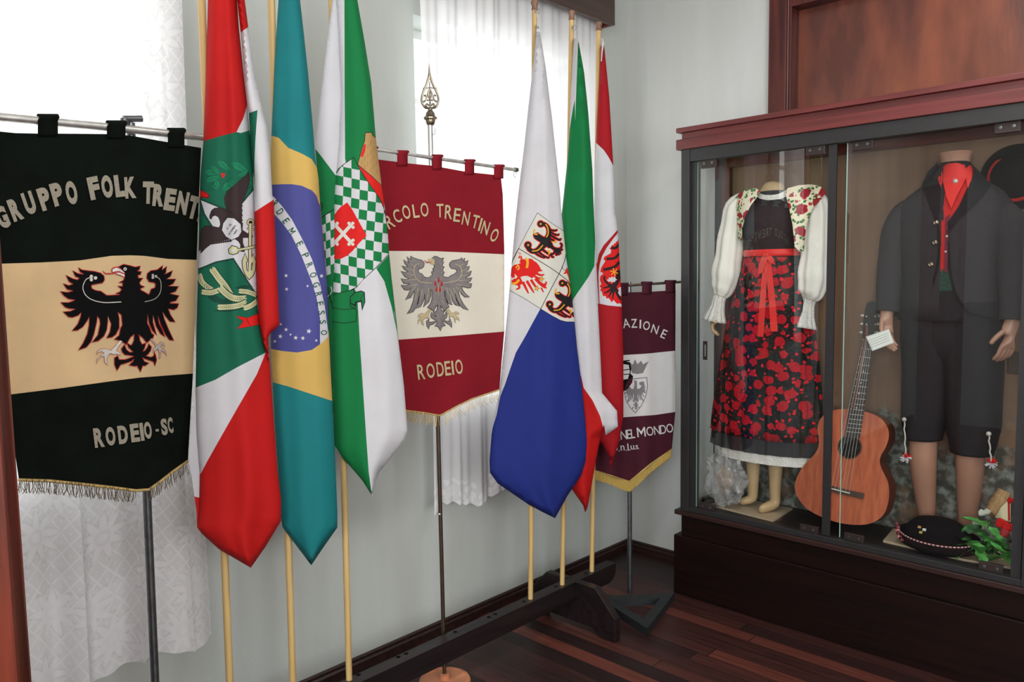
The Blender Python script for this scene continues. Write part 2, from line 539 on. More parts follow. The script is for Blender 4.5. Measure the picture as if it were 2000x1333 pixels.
def wood(name, dark, light, rough=0.4, axis='x', scale=1.0, spec=0.5):
    st = {'x': (1.5, 26, 26), 'y': (26, 1.5, 26), 'z': (26, 26, 1.5)}[axis]
    return mat(name, light, rough, scale=1.6*scale, rgb2=dark, bump=0.05, bscale=4, stretch=st, spec=spec)

M_wallw = wall_mat('pale_plaster', (190, 196, 192))
M_wallb = wall_mat('white_plaster', (194, 197, 195))
M_ceil = mat('ceiling_paint', (232, 232, 228), 0.8)
M_floor = plank_mat()
M_redwood = wood('red_brown_varnished_wood', (76, 32, 27), (112, 48, 40), 0.38, 'x')
M_redwood_z = wood('red_brown_upright_wood', (58, 24, 22), (92, 40, 34), 0.38, 'z')
M_darkwood = wood('dark_brown_wood', (30, 17, 15), (52, 29, 25), 0.42, 'x')
M_stand = wood('dark_stained_stand_wood', (20, 14, 15), (34, 25, 26), 0.34, 'y')
M_black = mat('black_painted_wood', (38, 37, 38), 0.45, var=0.2, scale=30)
M_base = wood('dark_base_wood', (17, 7, 6), (27, 11, 9), 0.42, 'x', 1.0, 0.22)
M_panel = mat('blotchy_varnished_panel', (136, 74, 52), 0.27, scale=1.5, rgb2=(88, 46, 38), stretch=(4.5, 4.5, 1.3), bump=0.05, bscale=18, spec=0.7)
M_white_paint = mat('white_window_paint', (225, 226, 224), 0.4)

# ---------------------------------------------------------------- room shell
RX, RY, RH = 5.0, -5.5, 3.15
WIN = [(-3.45, -2.46, 0.95, 2.55), (-1.42, -0.36, 0.95, 2.52)]          # y0, y1, z0, z1 in the window wall
def pierced(mb, a0, a1, holes, put, z1=RH):
    """a wall of boxes round its openings; put(u0, u1, z0, z1) adds one box"""
    u = a0
    for h0, h1, z0, zt in holes:
        put(u, h0, 0, z1); put(h0, h1, 0, z0); put(h0, h1, zt, z1); u = h1
    put(u, a1, 0, z1)
mb = MB(); pierced(mb, RY-0.2, 0.0, WIN, lambda a, b, z0, z1: mb.box((-0.2, a, z0), (0, b, z1)))
struct('wall_left', mb, M_wallw)
mb = MB(); DR = [(0.871, 1.90, 0.0, 2.75)]
pierced(mb, -0.2, RX+0.2, DR, lambda a, b, z0, z1: mb.box((a, 0, z0), (b, 0.2, z1)) if z1 > z0 else None)
struct('wall_back', mb, M_wallb)
mb = MB(); pierced(mb, 0.0, RX+0.2, [(2.3, 4.3, 1.05, 2.65)], lambda a, b, z0, z1: mb.box((a, RY-0.2, z0), (b, RY, z1)))
struct('wall_front', mb, M_wallb)
mb = MB(); pierced(mb, RY, 0.0, [(-4.3, -2.3, 1.05, 2.75)], lambda a, b, z0, z1: mb.box((RX, a, z0), (RX+0.2, b, z1)))
struct('wall_right', mb, M_wallb)
struct('floor', MB().box((-0.2, RY-0.2, -0.12), (RX+0.2, 0.2, 0)), M_floor)
struct('ceiling', MB().box((-0.2, RY-0.2, RH), (RX+0.2, 0.2, RH+0.1)), M_ceil)
# skirting: moulded boards
def skirting(name, a, b, nrm):
    a, b, nrm = Vector(a), Vector(b), Vector(nrm)
    pr = [(0, 0), (0.017, 0), (0.017, 0.03), (0.011, 0.037), (0.011, 0.047), (0.004, 0.052), (0, 0.052)]
    mb = MB(); mb.rings([[p+nrm*q[0]+Vector((0, 0, q[1])) for q in pr] for p in (a, b)])
    struct(name, mb, M_darkwood)
skirting('baseboard_left', (0, RY, 0), (0, 0, 0), (1, 0, 0))
skirting('baseboard_back', (0.017, 0, 0), (0.51, 0, 0), (0, -1, 0))
skirting('baseboard_right', (RX, RY, 0), (RX, 0, 0), (-1, 0, 0))

# windows: painted sashes with glass, seen only as brightness through the curtains
def thin_glass(name, tint=(1, 1, 1), rough=0.0, extra=0.0):
    m = bpy.data.materials.new(name); m.use_nodes = True; t = m.node_tree; N, L = t.nodes, t.links
    N.remove(N['Principled BSDF'])
    tr = N.new('ShaderNodeBsdfTransparent'); tr.inputs[0].default_value = (*tint, 1)
    gl = N.new('ShaderNodeBsdfGlossy'); gl.inputs['Roughness'].default_value = rough
    fr = N.new('ShaderNodeFresnel'); fr.inputs[0].default_value = 1.5
    mx = N.new('ShaderNodeMixShader')
    # both faces' reflections are carried by the face turned to the viewer; the far face lets light straight out
    ge = N.new('ShaderNodeNewGeometry')
    a = N.new('ShaderNodeMath'); a.operation = 'MULTIPLY_ADD'; a.inputs[1].default_value = 1.6; a.inputs[2].default_value = extra
    k = N.new('ShaderNodeMath'); k.operation = 'SUBTRACT'; k.inputs[0].default_value = 1.0
    f = N.new('ShaderNodeMath'); f.operation = 'MULTIPLY'; f.use_clamp = True
    L.new(fr.outputs[0], a.inputs[0]); L.new(ge.outputs['Backfacing'], k.inputs[1])
    L.new(a.outputs[0], f.inputs[0]); L.new(k.outputs[0], f.inputs[1]); L.new(f.outputs[0], mx.inputs[0])
    L.new(tr.outputs[0], mx.inputs[1]); L.new(gl.outputs[0], mx.inputs[2])
    L.new(mx.outputs[0], N['Material Output'].inputs[0])
    return m
M_pane = thin_glass('window_glass', (0.97, 0.99, 0.98))
for i, (y0, y1, z0, z1) in enumerate(WIN):
    fr = MB(); q = 0.035
    for a, b in (((-0.19, y0, z0), (-0.15, y0+q, z1)), ((-0.19, y1-q, z0), (-0.15, y1, z1)), ((-0.19, y0+q, z0), (-0.15, y1-q, z0+q)), ((-0.19, y0+q, z1-q), (-0.15, y1-q, z1)),
                 ((-0.185, y0+q, z1-0.30), (-0.155, y1-q, z1-0.275))):
        fr.box(a, b)
    f = struct('window_%d' % (i+1), fr, M_white_paint)
    MB().box((-0.172, y0+q, z0+q), (-0.168, y1-q, z1-q)).build('pane', M_pane, f, False)
    MB().box((-0.15, y0, z0), (0.0, y1, z0+0.018)).build('sill', M_white_paint, f, False)

# doorway in the back wall, closed by a varnished panel, its lower part behind the showcase
mb = MB()
mb.box((0.79, -0.02, 0), (0.871, 0.0, 2.85)); mb.box((1.90, -0.02, 0), (1.98, 0, 2.85)); mb.box((0.871, -0.02, 2.75), (1.90, 0, 2.85))
mb.box((0.871, 0.0, 0), (0.885, 0.2, 2.75)); mb.box((1.886, 0.0, 0), (1.90, 0.2, 2.75)); mb.box((0.885, 0.0, 2.66), (1.886, 0.2, 2.75))
d1 = struct('door_1', mb, M_redwood_z, 0.002)
MB().box((0.885, 0.08, 0.0), (1.886, 0.12, 2.66)).build('panel', M_panel, d1, False)
# open door leaf at the left edge, standing close to the camera
dv = Vector((-0.62, -0.78, 0)).normalized(); nv = Vector((dv.y, -dv.x, 0))
mb = MB(); e = Vector((0.985, -3.092, 0)); L_ = 0.62
def leaf(u0, u1, t0, t1, z0, z1):
    vs = [e+dv*u+nv*t+Vector((0, 0, z)) for z in (z0, z1) for u, t in ((u0, t0), (u1, t0), (u1, t1), (u0, t1))]
    mb.add(vs, [(3, 2, 1, 0), (4, 5, 6, 7), (0, 1, 5, 4), (1, 2, 6, 5), (2, 3, 7, 6), (3, 0, 4, 7)])
M_doorleaf = wood('polished_red_door_wood', (84, 34, 22), (126, 52, 34), 0.35, 'z')

for y in (-1.3, -3.3):  # unseen fixtures, added to go with the overhead fill lights
    t = thing('added_ceiling_lamp', 'unseen white two-tube ceiling lamp added over the flags for fill light' if y > -2 else 'unseen white two-tube ceiling lamp added over the camera for fill light', 'ceiling light', (1.9, y, RH))
    MB().box((1.72, y-0.64, RH-0.04), (2.08, y+0.64, RH-0.001)).build('housing', M_white_paint, t, False)
    for x in (1.82, 1.98): MB().tube([(x, y-0.58, RH-0.055), (x, y+0.58, RH-0.055)], 0.013).build('tube', M_white_paint, t)
# ---------------------------------------------------------------- curtains and pelmet
def lace_mat(name, kind):
    m = bpy.data.materials.new(name); m.use_nodes = True; t = m.node_tree; N, L = t.nodes, t.links
    N.remove(N['Principled BSDF'])
    uv = N.new('ShaderNodeUVMap'); uv.uv_map = 'cloth'
    def M(op, a, b=None, c=None):
        n = N.new('ShaderNodeMath'); n.operation = op
        for i, v in enumerate((a, b, c)):
            if v is None: continue
            if hasattr(v, 'links'): L.new(v, n.inputs[i])
            else: n.inputs[i].default_value = v
        return n.outputs[0]
    sp = N.new('ShaderNodeSeparateXYZ'); L.new(uv.outputs[0], sp.inputs[0])
    u, v = sp.outputs[0], sp.outputs[1]
    col = N.new('ShaderNodeRGB'); col.outputs[0].default_value = (0.92, 0.91, 0.93, 1)
    if kind == 'lace':
        # diamond net with dots, and flower sprays woven denser
        a = M('MULTIPLY', M('ADD', u, M('MULTIPLY', v, 0.8)), 1/0.05); b = M('MULTIPLY', M('SUBTRACT', u, M('MULTIPLY', v, 0.8)), 1/0.05)
        fa, fb = M('FRACT', a), M('FRACT', b)
        da = M('ABSOLUTE', M('SUBTRACT', fa, 0.5)); db = M('ABSOLUTE', M('SUBTRACT', fb, 0.5))
        net = M('MAXIMUM', M('GREATER_THAN', da, 0.43), M('GREATER_THAN', db, 0.43))
        dot = M('LESS_THAN', M('ADD', M('MULTIPLY', da, da), M('MULTIPLY', db, db)), 0.006)
        net = M('MAXIMUM', net, dot)
        vo = N.new('ShaderNodeTexVoronoi'); vo.voronoi_dimensions = '2D'; vo.inputs['Scale'].default_value = 5.5; vo.inputs['Randomness'].default_value = 0.7
        L.new(uv.outputs[0], vo.inputs['Vector'])
        # petals: angle round each spray's centre
        df = N.new('ShaderNodeVectorMath'); df.operation = 'SUBTRACT'
        sc = N.new('ShaderNodeVectorMath'); sc.operation = 'SCALE'; sc.inputs['Scale'].default_value = 5.5
        L.new(uv.outputs[0], sc.inputs[0])
        L.new(uv.outputs[0], df.inputs[0]); L.new(vo.outputs['Position'], df.inputs[1])
        s2 = N.new('ShaderNodeSeparateXYZ'); L.new(df.outputs[0], s2.inputs[0])
        ang = M('ARCTAN2', s2.outputs[1], s2.outputs[0])
        pet = M('ADD', 0.30, M('MULTIPLY', M('SINE', M('MULTIPLY', ang, 9.0)), 0.10))
        flower = M('LESS_THAN', vo.outputs['Distance'], pet)
        edge = M('LESS_THAN', M('ABSOLUTE', M('SUBTRACT', vo.outputs['Distance'], pet)), 0.05)
        ring = M('LESS_THAN', M('ABSOLUTE', M('SUBTRACT', vo.outputs['Distance'], 0.10)), 0.03)
        dens = M('MAXIMUM', net, flower)
        dens = M('SUBTRACT', dens, M('MULTIPLY', M('MAXIMUM', edge, ring), 0.6))
        hem = M('LESS_THAN', v, 0.26)
        hole = M('SUBTRACT', 0.19, M('ADD', M('MULTIPLY', dens, 0.15), M('MULTIPLY', hem, 0.07)))
    else:
        n = N.new('ShaderNodeTexNoise'); n.inputs['Scale'].default_value = 3; n.inputs['Detail'].default_value = 3
        mp = N.new('ShaderNodeMapping'); mp.inputs['Scale'].default_value = (14, 0.6, 1); L.new(uv.outputs[0], mp.inputs[0]); L.new(mp.outputs[0], n.inputs['Vector'])
        vo = N.new('ShaderNodeTexVoronoi'); vo.voronoi_dimensions = '2D'; vo.inputs['Scale'].default_value = 26
        L.new(uv.outputs[0], vo.inputs['Vector'])
        hem = M('MULTIPLY', M('LESS_THAN', v, 0.1), M('LESS_THAN', vo.outputs['Distance'], 0.34))
        hole = M('SUBTRACT', M('ADD', 0.16, M('MULTIPLY', n.outputs['Fac'], 0.10)), M('MULTIPLY', hem, 0.14))
    hole = M('MINIMUM', M('MAXIMUM', hole, 0.03), 0.9)
    di = N.new('ShaderNodeBsdfDiffuse'); tl = N.new('ShaderNodeBsdfTranslucent'); tp = N.new('ShaderNodeBsdfTransparent')
    L.new(col.outputs[0], di.inputs[0]); L.new(col.outputs[0], tl.inputs[0])
    m1 = N.new('ShaderNodeMixShader'); m1.inputs[0].default_value = 0.36; L.new(di.outputs[0], m1.inputs[1]); L.new(tl.outputs[0], m1.inputs[2])
    m2 = N.new('ShaderNodeMixShader'); L.new(hole, m2.inputs[0]); L.new(m1.outputs[0], m2.inputs[1]); L.new(tp.outputs[0], m2.inputs[2])
    L.new(m2.outputs[0], N['Material Output'].inputs[0])
    return m

def curtain(name, y0, y1, zt, zb, fold, m, label, x0=0.078, nu=300, nv=40, full=1.7, scallop=0.0):
    """fold(t) gives the depth of the pleats across the width, deeper towards the hem"""
    vs = []; uvs = []
    for j in range(nv+1):
        s = j/nv; L_ = 0.0; prev = None
        for i in range(nu+1):
            t = i/nu
            y = y0+(y1-y0)*t + 0.012*math.sin(9*t+3*s)
            zb_ = zb(t)+scallop*abs(math.sin(t*math.pi*22))
            z = zt+(zb_-zt)*s
            x = x0+fold(t, s)
            if prev is not None: L_ += math.hypot(x-prev[0], y-prev[1])
            prev = (x, y)
            vs.append((x, y, z)); uvs.append((L_, z-zb_))
    fs = [(j*(nu+1)+i, j*(nu+1)+i+1, (j+1)*(nu+1)+i+1, (j+1)*(nu+1)+i) for j in range(nv) for i in range(nu)]
    me = bpy.data.meshes.new(name); me.from_pydata(vs, [], fs); me.materials.append(m)
    ul = me.uv_layers.new(name='cloth')
    for p in me.polygons:
        p.use_smooth = True
        for li in p.loop_indices: ul.data[li].uv = uvs[me.loops[li].vertex_index]
    o = link(name, me); return tag(o, label, 'curtain')

def fold_left(t, s):
    k = 0.5+0.5*s
    return k*(0.042*(1-abs(math.sin(math.pi*7.3*t+0.5))**0.7)+0.010*math.sin(2*math.pi*12.3*t+1.0+s))+0.012*s*math.sin(2*math.pi*2.2*t+2.0)
def fold_right(t, s):
    return (0.4+0.6*s)*(0.014*math.sin(2*math.pi*9*t+0.4)+0.007*math.sin(2*math.pi*21*t+s*1.5))+0.006*math.sin(2*math.pi*4*t+2*s)
curtain('lace_curtain', -3.5, -2.362, 2.9, lambda t: 0.375+0.015*math.sin(2*math.pi*4*t), fold_left, lace_mat('white_lace', 'lace'),
        'white lace curtain behind the black banner, its hem above the floor')
curtain('voile_curtain', -1.455, -0.33, 2.82, lambda t: 0.545+0.02*math.sin(2*math.pi*3*t), fold_right, lace_mat('white_voile', 'voile'),
        'plain white voile curtain behind the spear-tipped banner stand, under the brown pelmet', scallop=0.012)
t = thing('pelmet', 'dark brown boxed pelmet over the voile curtain near the corner', 'pelmet', (0, -0.9, 2.69))
MB().box((0.122, -1.62, 2.686), (0.142, -0.292, 2.93)).build('front_board', wood('pelmet_wood', (58, 44, 38), (80, 58, 50), 0.4, 'y'), t, False)
MB().box((0.001, -0.308, 2.686), (0.122, -0.292, 2.93)).build('end_board', M_redwood, t, False)
MB().box((0.001, -1.62, 2.686), (0.122, -1.604, 2.93)).build('end_board', M_redwood, t, False)
MB().box((0.001, -1.604, 2.91), (0.122, -0.308, 2.93)).build('top_board', M_redwood, t, False)
mb = MB(); mb.tube([(0.078, -1.603, 2.83), (0.078, -0.309, 2.83)], 0.009)
mb.build('curtain_rail', mat('rail_white', (220, 220, 220), 0.4), t)
t2 = thing('curtain_rail', 'white rail the lace curtain hangs from', 'curtain rail', (0.06, -2.9, 2.9))
MB().tube([(0.075, -3.55, 2.905), (0.075, -2.33, 2.905)], 0.008).build('rail', mat('rail_white', (220, 220, 220), 0.4), t2)
for y in (-3.5, -2.36): MB().box((0.0, y-0.01, 2.895), (0.07, y+0.01, 2.915)).build('bracket', mat('rail_white', (220, 220, 220), 0.4), t2, False)
# the open door at the left edge
mb = MB(); leaf(0, L_, -0.018, 0.018, 0.0, 2.1); leaf(0, 0.10, -0.023, 0.023, 0.0, 2.1)
struct('door_2', mb, M_doorleaf, 0.003)
# ---------------------------------------------------------------- the flag stand: a long beam with holes on cross feet
def pierce(o, cutters):
    """cut real holes and keep the plain mesh"""
    cut = link('cutter', cutters.mesh('cutter', M_black))
    md = o.modifiers.new('holes', 'BOOLEAN'); md.object = cut; md.operation = 'DIFFERENCE'; md.solver = 'EXACT'
    dg = bpy.context.evaluated_depsgraph_get(); dg.update()
    me = bpy.data.meshes.new_from_object(o.evaluated_get(dg))
    o.modifiers.clear(); o.data = me
    for p in me.polygons: p.use_smooth = False
    bpy.data.objects.remove(cut)

stand = thing('flagpole_stand', 'long dark wooden beam stand with holes that holds the six flagpoles', 'stand', (0.3735, -1.9, 0))
BX0, BX1, BZ0, BZ1 = 0.347, 0.400, 0.122, 0.200
mb = MB(); pr = [(-3.05, BZ0), (-0.70, BZ0), (-0.672, BZ0+0.012), (-0.6575, BZ0+0.036), (-0.655, BZ1), (-3.05, BZ1)]
mb.prism(pr, lambda y, z: Vector((BX0, y, z)), lambda y, z: Vector((BX1, y, z)))
beam = mb.build('beam', M_stand, stand, False)
POLES_Y = [-2.454, -2.256, -2.052, -1.195, -1.000, -0.802]
HOLES = [(0.371, -1.232), (0.369, -1.035), (0.373, -0.838), (0.368, -1.426), (0.368, -1.390), (0.358, -1.852), (0.360, -1.819), (0.364, -1.595), (0.356, -2.014)]
POLE_X = [0.362, 0.362, 0.358, 0.372, 0.374, 0.377]
cut = MB()
for x, y in HOLES: cut.lathe([(0.0085, 0.16), (0.0085, 0.25)], (x+0.0, y, 0), 16)
for x, y in zip(POLE_X, POLES_Y): cut.lathe([(0.0115, 0.165), (0.0115, 0.25)], (x, y, 0), 16)
pierce(beam, cut)
def foot(y):
    mb = MB(); c = 0.3735
    pr = [(c-0.235, 0.0), (c+0.235, 0.0), (c+0.235, 0.098), (c+0.135, 0.203), (BX1, 0.203), (BX1, BZ0), (BX0, BZ0), (BX0, 0.203), (c-0.135, 0.203), (c-0.235, 0.098)]
    pr = [(c-0.235, 0.0), (c-0.15, 0.0), (c-0.12, 0.028), (c+0.12, 0.028), (c+0.15, 0.0)]+pr[1:]
    mb.prism(pr, lambda x, z: Vector((x, y-0.018, z)), lambda x, z: Vector((x, y+0.018, z)))
    return mb.build('foot', M_stand, stand, False, 0.002)
foot(-0.93); foot(-2.75)

# ---------------------------------------------------------------- banners
M_chrome = mat('worn_chrome_tube', (214, 212, 208), 0.3, 0.75, var=0.25, scale=40)
M_steel = mat('grey_steel_tube', (120, 124, 128), 0.35, 0.9, var=0.3, scale=40)
M_brass = mat('tarnished_silver_brass', (150, 138, 118), 0.3, 1.0, var=0.3, scale=60)
M_copper = mat('copper_coloured_wood', (206, 132, 92), 0.4, var=0.25, scale=9)
M_blackvelvet = mat('black_green_velvet', (13, 19, 14), 0.95, var=0.35, scale=14, bump=0.1, bscale=500, spec=0.1)
M_cream = mat('cream_cloth', (228, 200, 156), 0.85, var=0.14, scale=5, bump=0.15, bscale=380, spec=0.1, trans=0.25)
M_glitter = mat('silver_glitter', (176, 168, 150), 0.55, 0.15, var=0.35, scale=420, bump=0.5, bscale=700)
M_silver = mat('silver_thread', (196, 192, 184), 0.45, 0.3, var=0.3, scale=300)
M_eagleblack = mat('black_applique', (8, 8, 9), 0.9, spec=0.15)
M_redstitch = mat('red_stitching', (168, 18, 22), 0.75)
M_maroon = mat('maroon_cloth', (124, 20, 32), 0.85, var=0.10, scale=8, bump=0.15, bscale=400, spec=0.15)
M_ivory = mat('ivory_cloth', (226, 220, 206), 0.85, var=0.05, scale=6, bump=0.12, bscale=400, spec=0.1, trans=0.25)
M_goldthread = mat('pale_gold_thread', (206, 188, 146), 0.5, 0.25, var=0.3, scale=300)
M_grey = mat('grey_applique', (122, 116, 116), 0.7, var=0.2, scale=40)
M_goldfringe = mat('gold_fringe', (190, 160, 98), 0.5, 0.3, var=0.2, scale=200)
M_darkfringe = mat('bronze_fringe', (120, 104, 80), 0.5, 0.3, var=0.3, scale=200)
M_wine = mat('wine_cloth', (66, 22, 36), 0.8, var=0.15, scale=10, bump=0.12, bscale=400, spec=0.2)
M_whitecloth = cloth('white_cloth', (226, 226, 226), 0.15)
M_greyprint = mat('grey_print', (112, 108, 112), 0.8)

def loop_tab(px0, px1, yt, yb, s, rodR, m, parent, rodoff):
    """a cloth loop sewn to the banner's edge and passed over the rod"""
    mb = MB(); N = 10; rings = []
    front = [(1.0, 0.004)]
    for t in [i/6 for i in range(7)]:
        rings.append((yb+4-(yb+4-yt)*t, 0.003+0.5*rodR*t))
    vs = []; cols = []
    for y, o in rings: cols.append((y, o))
    mid = rodoff
    for px in (px0, px1):
        strip = [s(px, y, o+(mid+rodR-0.003-0.5*rodR)*((yb+4-y)/(yb+4-yt))) for y, o in cols]
        top = s(px, yt, mid)
        strip += [top + s.n*(rodR+0.002)*math.cos(a)+Vector((0, 0, 1))*(rodR+0.002)*math.sin(a) for a in (0.3, 0.8, 1.57, 2.3, 2.8)]
        strip += [s(px, y, -0.004+(mid-rodR+0.004)*((yb+4-y)/(yb+4-yt))) for y in [yt+(yb+4-yt)*k/4 for k in range(5)]]
        vs.append(strip)
    n = len(vs[0]); fs = [(i, i+1, n+i+1, n+i) for i in range(n-1)]
    mb.add(vs[0]+vs[1], fs)
    o = mb.build('tab', m, parent)
    sd = o.modifiers.new('cloth', 'SOLIDIFY'); sd.thickness = 0.002; sd.offset = 0
    return o

def px_line(pts, s, off=0.0): return [s(x, y, off) for x, y in pts]

# --- eagle outlines, in crop pixels
E1 = T(5.5536, 100, 500)
EAGLE1 = [(300,132),(330,155),(400,165),(470,172),(535,190),(570,220),(575,260),(555,290),(500,300),(440,312),(430,330),(440,358),(480,378),(540,388),(570,410),(600,432),(640,432),(740,425),(745,415),(705,408),(745,395),(770,365),(730,330),(775,335),(780,290),(740,288),(785,270),(800,235),(800,180),(760,140),(735,120),(785,95),(850,108),(910,125),(962,115),(955,145),(930,165),(975,175),(965,200),(935,210),(945,245),(990,245),(965,275),(955,290),(965,320),(1008,335),(970,350),(965,370),(1010,395),(1060,425),(1075,400),(1085,365),(1130,348),(1135,300),(1110,285),(1065,280),(1040,240),(1045,195),(1080,165),(1150,155),(1208,110),(1200,160),(1250,118),(1240,180),(1225,205),(1312,165),(1290,220),(1245,255),(1345,255),(1320,300),(1265,330),(1375,335),(1345,385),(1280,410),(1380,435),(1350,485),(1290,500),(1285,520),(1378,522),(1365,560),(1330,582),(1265,570),(1290,640),(1340,715),(1290,710),(1240,650),(1205,600),(1225,690),(1270,800),(1325,915),(1285,910),(1240,850),(1190,740),(1155,640),(1165,730),(1200,800),(1230,875),(1185,840),(1140,760),(1105,640),(1100,720),(1120,790),(1142,855),(1100,810),(1065,730),(1045,625),(1040,735),(1065,780),(1085,840),(1110,860),(1105,885),(1080,900),(1040,940),(1020,920),(1000,890),(945,850),(930,845),(895,850),(860,880),(835,920),(815,960),(760,920),(740,915),(690,905),(740,865),(755,790),(775,750),(765,640),(720,605),(735,680),(735,780),(700,850),(660,880),(605,890),(640,830),(655,740),(615,650),(610,720),(600,800),(570,870),(510,920),(450,935),(510,860),(535,740),(530,690),(500,650),(490,720),(460,850),(430,930),(380,990),(300,1020),(350,950),(395,850),(415,750),(415,655),(390,700),(340,770),(285,805),(232,810),(290,745),(320,670),(330,610),(290,645),(230,665),(190,660),(135,610),(210,605),(270,575),(200,570),(155,555),(108,508),(190,510),(250,490),(260,475),(190,465),(140,430),(107,390),(180,400),(235,385),(235,375),(175,360),(135,305),(190,325),(240,310),(235,300),(195,275),(165,215),(230,250),(290,265),(310,240),(265,220),(238,165),(290,195),(345,205),(355,195),(315,170)]
TAIL1 = [(905,835),(900,920),(880,965),(860,975),(825,945),(840,990),(870,1020),(895,1045),(850,1050),(815,1020),(795,970),(765,1010),(775,1045),(800,1070),(870,1080),(905,1090),(860,1110),(800,1130),(735,1130),(720,1090),(690,1110),(690,1180),(715,1240),(750,1180),(800,1165),(870,1140),(905,1110),(890,1150),(850,1185),(900,1195),(935,1190),(968,1255),(990,1190),(1020,1190),(1055,1165),(1010,1150),(985,1100),(1020,1115),(1080,1135),(1115,1150),(1125,1190),(1140,1130),(1130,1080),(1120,1050),(1115,1090),(1080,1105),(1020,1085),(1045,1070),(1075,1030),(1085,990),(1060,960),(1045,1000),(1015,1035),(990,1040),(1010,1000),(1025,950),(985,965),(960,920),(945,835)]
LEGS1 = [[(745,920),(770,925),(720,1000),(700,1030),(735,1045),(755,1080),(720,1060),(680,1070),(640,1055),(610,1090),(600,1130),(612,1185),(580,1150),(580,1090),(545,1090),(510,1130),(492,1170),(500,1120),(545,1075),(580,1055),(545,1035),(505,1050),(495,1075),(500,1040),(535,1010),(590,1010),(640,1030),(680,1000)],
         [(1075,900),(1095,900),(1130,955),(1155,970),(1190,935),(1225,955),(1232,985),(1200,960),(1185,985),(1220,1010),(1240,1040),(1252,1080),(1225,1045),(1190,1025),(1190,1060),(1185,1100),(1170,1115),(1175,1060),(1160,1010),(1120,1030),(1105,1050),(1110,1005),(1140,985)]]
E2 = T(7.406, 770, 480)
EAGLE2 = [(240,155),(280,180),(340,200),(400,215),(430,250),(425,300),(400,325),(350,335),(345,360),(355,395),(400,410),(425,450),(460,465),(540,460),(520,450),(555,430),(545,380),(580,370),(560,340),(585,320),(580,270),(580,210),(545,185),(590,155),(625,165),(670,190),(710,182),(700,215),(685,225),(712,240),(695,275),(690,300),(718,310),(700,345),(700,365),(722,390),(700,420),(715,455),(790,465),(815,440),(870,415),(905,385),(910,350),(885,335),(830,325),(805,290),(805,255),(840,220),(910,210),(955,200),(978,178),(980,215),(1020,185),(1010,240),(1065,220),(1050,275),(1020,310),(1085,305),(1070,350),(1020,390),(1115,370),(1095,425),(1040,455),(1030,475),(1122,468),(1100,510),(1050,540),(1118,555),(1105,605),(1060,610),(1005,590),(975,590),(985,640),(1030,700),(1085,742),(1020,740),(970,690),(940,620),(930,680),(950,760),(1000,850),(1070,930),(1000,905),(945,850),(905,770),(885,660),(880,740),(910,820),(945,875),(880,850),(840,790),(800,650),(795,720),(810,790),(835,855),(780,830),(750,750),(735,640),(725,660),(730,760),(750,800),(790,890),(755,900),(735,945),(700,900),(655,845),(620,860),(590,900),(570,950),(530,910),(485,895),(530,840),(550,770),(550,650),(525,640),(525,730),(500,810),(425,885),(450,800),(445,680),(440,690),(430,780),(380,880),(310,908),(350,830),(375,700),(360,650),(350,760),(320,880),(270,955),(190,982),(240,910),(280,800),(295,650),(270,680),(240,745),(165,780),(210,710),(245,610),(210,640),(150,635),(105,575),(170,580),(230,560),(210,550),(140,540),(105,480),(165,495),(225,475),(160,450),(105,375),(160,390),(205,375),(150,340),(118,295),(160,310),(205,300),(160,260),(140,208),(180,240),(225,255),(205,225),(190,165),(215,190),(245,205)]
TAIL2 = [(635,835),(625,930),(600,960),(575,965),(590,1000),(615,1030),(580,1025),(545,970),(530,1000),(540,1040),(590,1070),(615,1085),(570,1105),(500,1115),(500,1070),(470,1095),(475,1160),(500,1200),(510,1150),(570,1130),(625,1090),(620,1130),(590,1165),(635,1168),(670,1228),(690,1165),(735,1155),(705,1120),(695,1085),(750,1115),(800,1140),(830,1180),(830,1130),(805,1050),(795,1105),(740,1090),(710,1075),(755,1040),(765,990),(750,960),(740,1000),(705,1025),(720,945),(690,950),(670,900),(665,835)]
LEGS2 = [[(510,915),(540,930),(490,1000),(500,1030),(515,1060),(480,1045),(440,1050),(415,1075),(425,1155),(395,1120),(390,1070),(360,1085),(340,1135),(350,1070),(390,1040),(360,1020),(345,1040),(350,1000),(400,980),(440,1000)],
         [(750,915),(775,910),(830,975),(860,980),(890,955),(930,970),(935,990),(895,985),(885,1010),(925,1035),(945,1085),(905,1050),(890,1060),(885,1115),(870,1080),(865,1035),(820,1020),(790,1040),(800,1005)]]

# --- banner 1: black and cream, left
b1 = thing('banner_stand', 'large black and cream banner lettered GRUPPO FOLK TRENTINO on a steel stand, leftmost', 'banner', (0.27, -2.63, 0), 'procession banners')
S1 = Surf((0.285, 0, 0), (1, 0, 0), lambda x, y: 0.006*math.sin(x*0.021+y*0.004)*min(1, max(0, (y-300)/160))+0.004*math.sin(x*0.047+1.0)*min(1, max(0, (y-300)/500)))
out1 = [(-56,259),(0,257),(30,260),(75,261),(114,261),(210,262),(255,265),(300,273),(345,281),(393,289),(388,400),(384,511),(381,620),(377,730),(371,830),(367,901),(340,920),(312,942),(291,957),(265,959),(220,953),(175,948),(97,940),(37,938),(24,850),(12,772),(-8,640),(-23,517),(-40,390)]
cream1 = [(-23,517),(0,515.5),(80,513),(156,509),(190,504),(218,500),(254,499),(281,500),(328,506),(384,508),(381,620),(377,730),(273,738),(218,745),(117,759),(12,772),(-8,640)]
sheet('cloth', out1, [(cream1, 1)], [M_blackvelvet, M_cream], S1, b1, 12)
for a, b, yt, yb in ((-40, -4, 223, 258), (74, 113, 235, 262), (209, 245, 247, 266), (328, 360, 261, 284)): loop_tab(a, b, yt, yb, S1, 0.0125, M_blackvelvet, b1, -0.004)
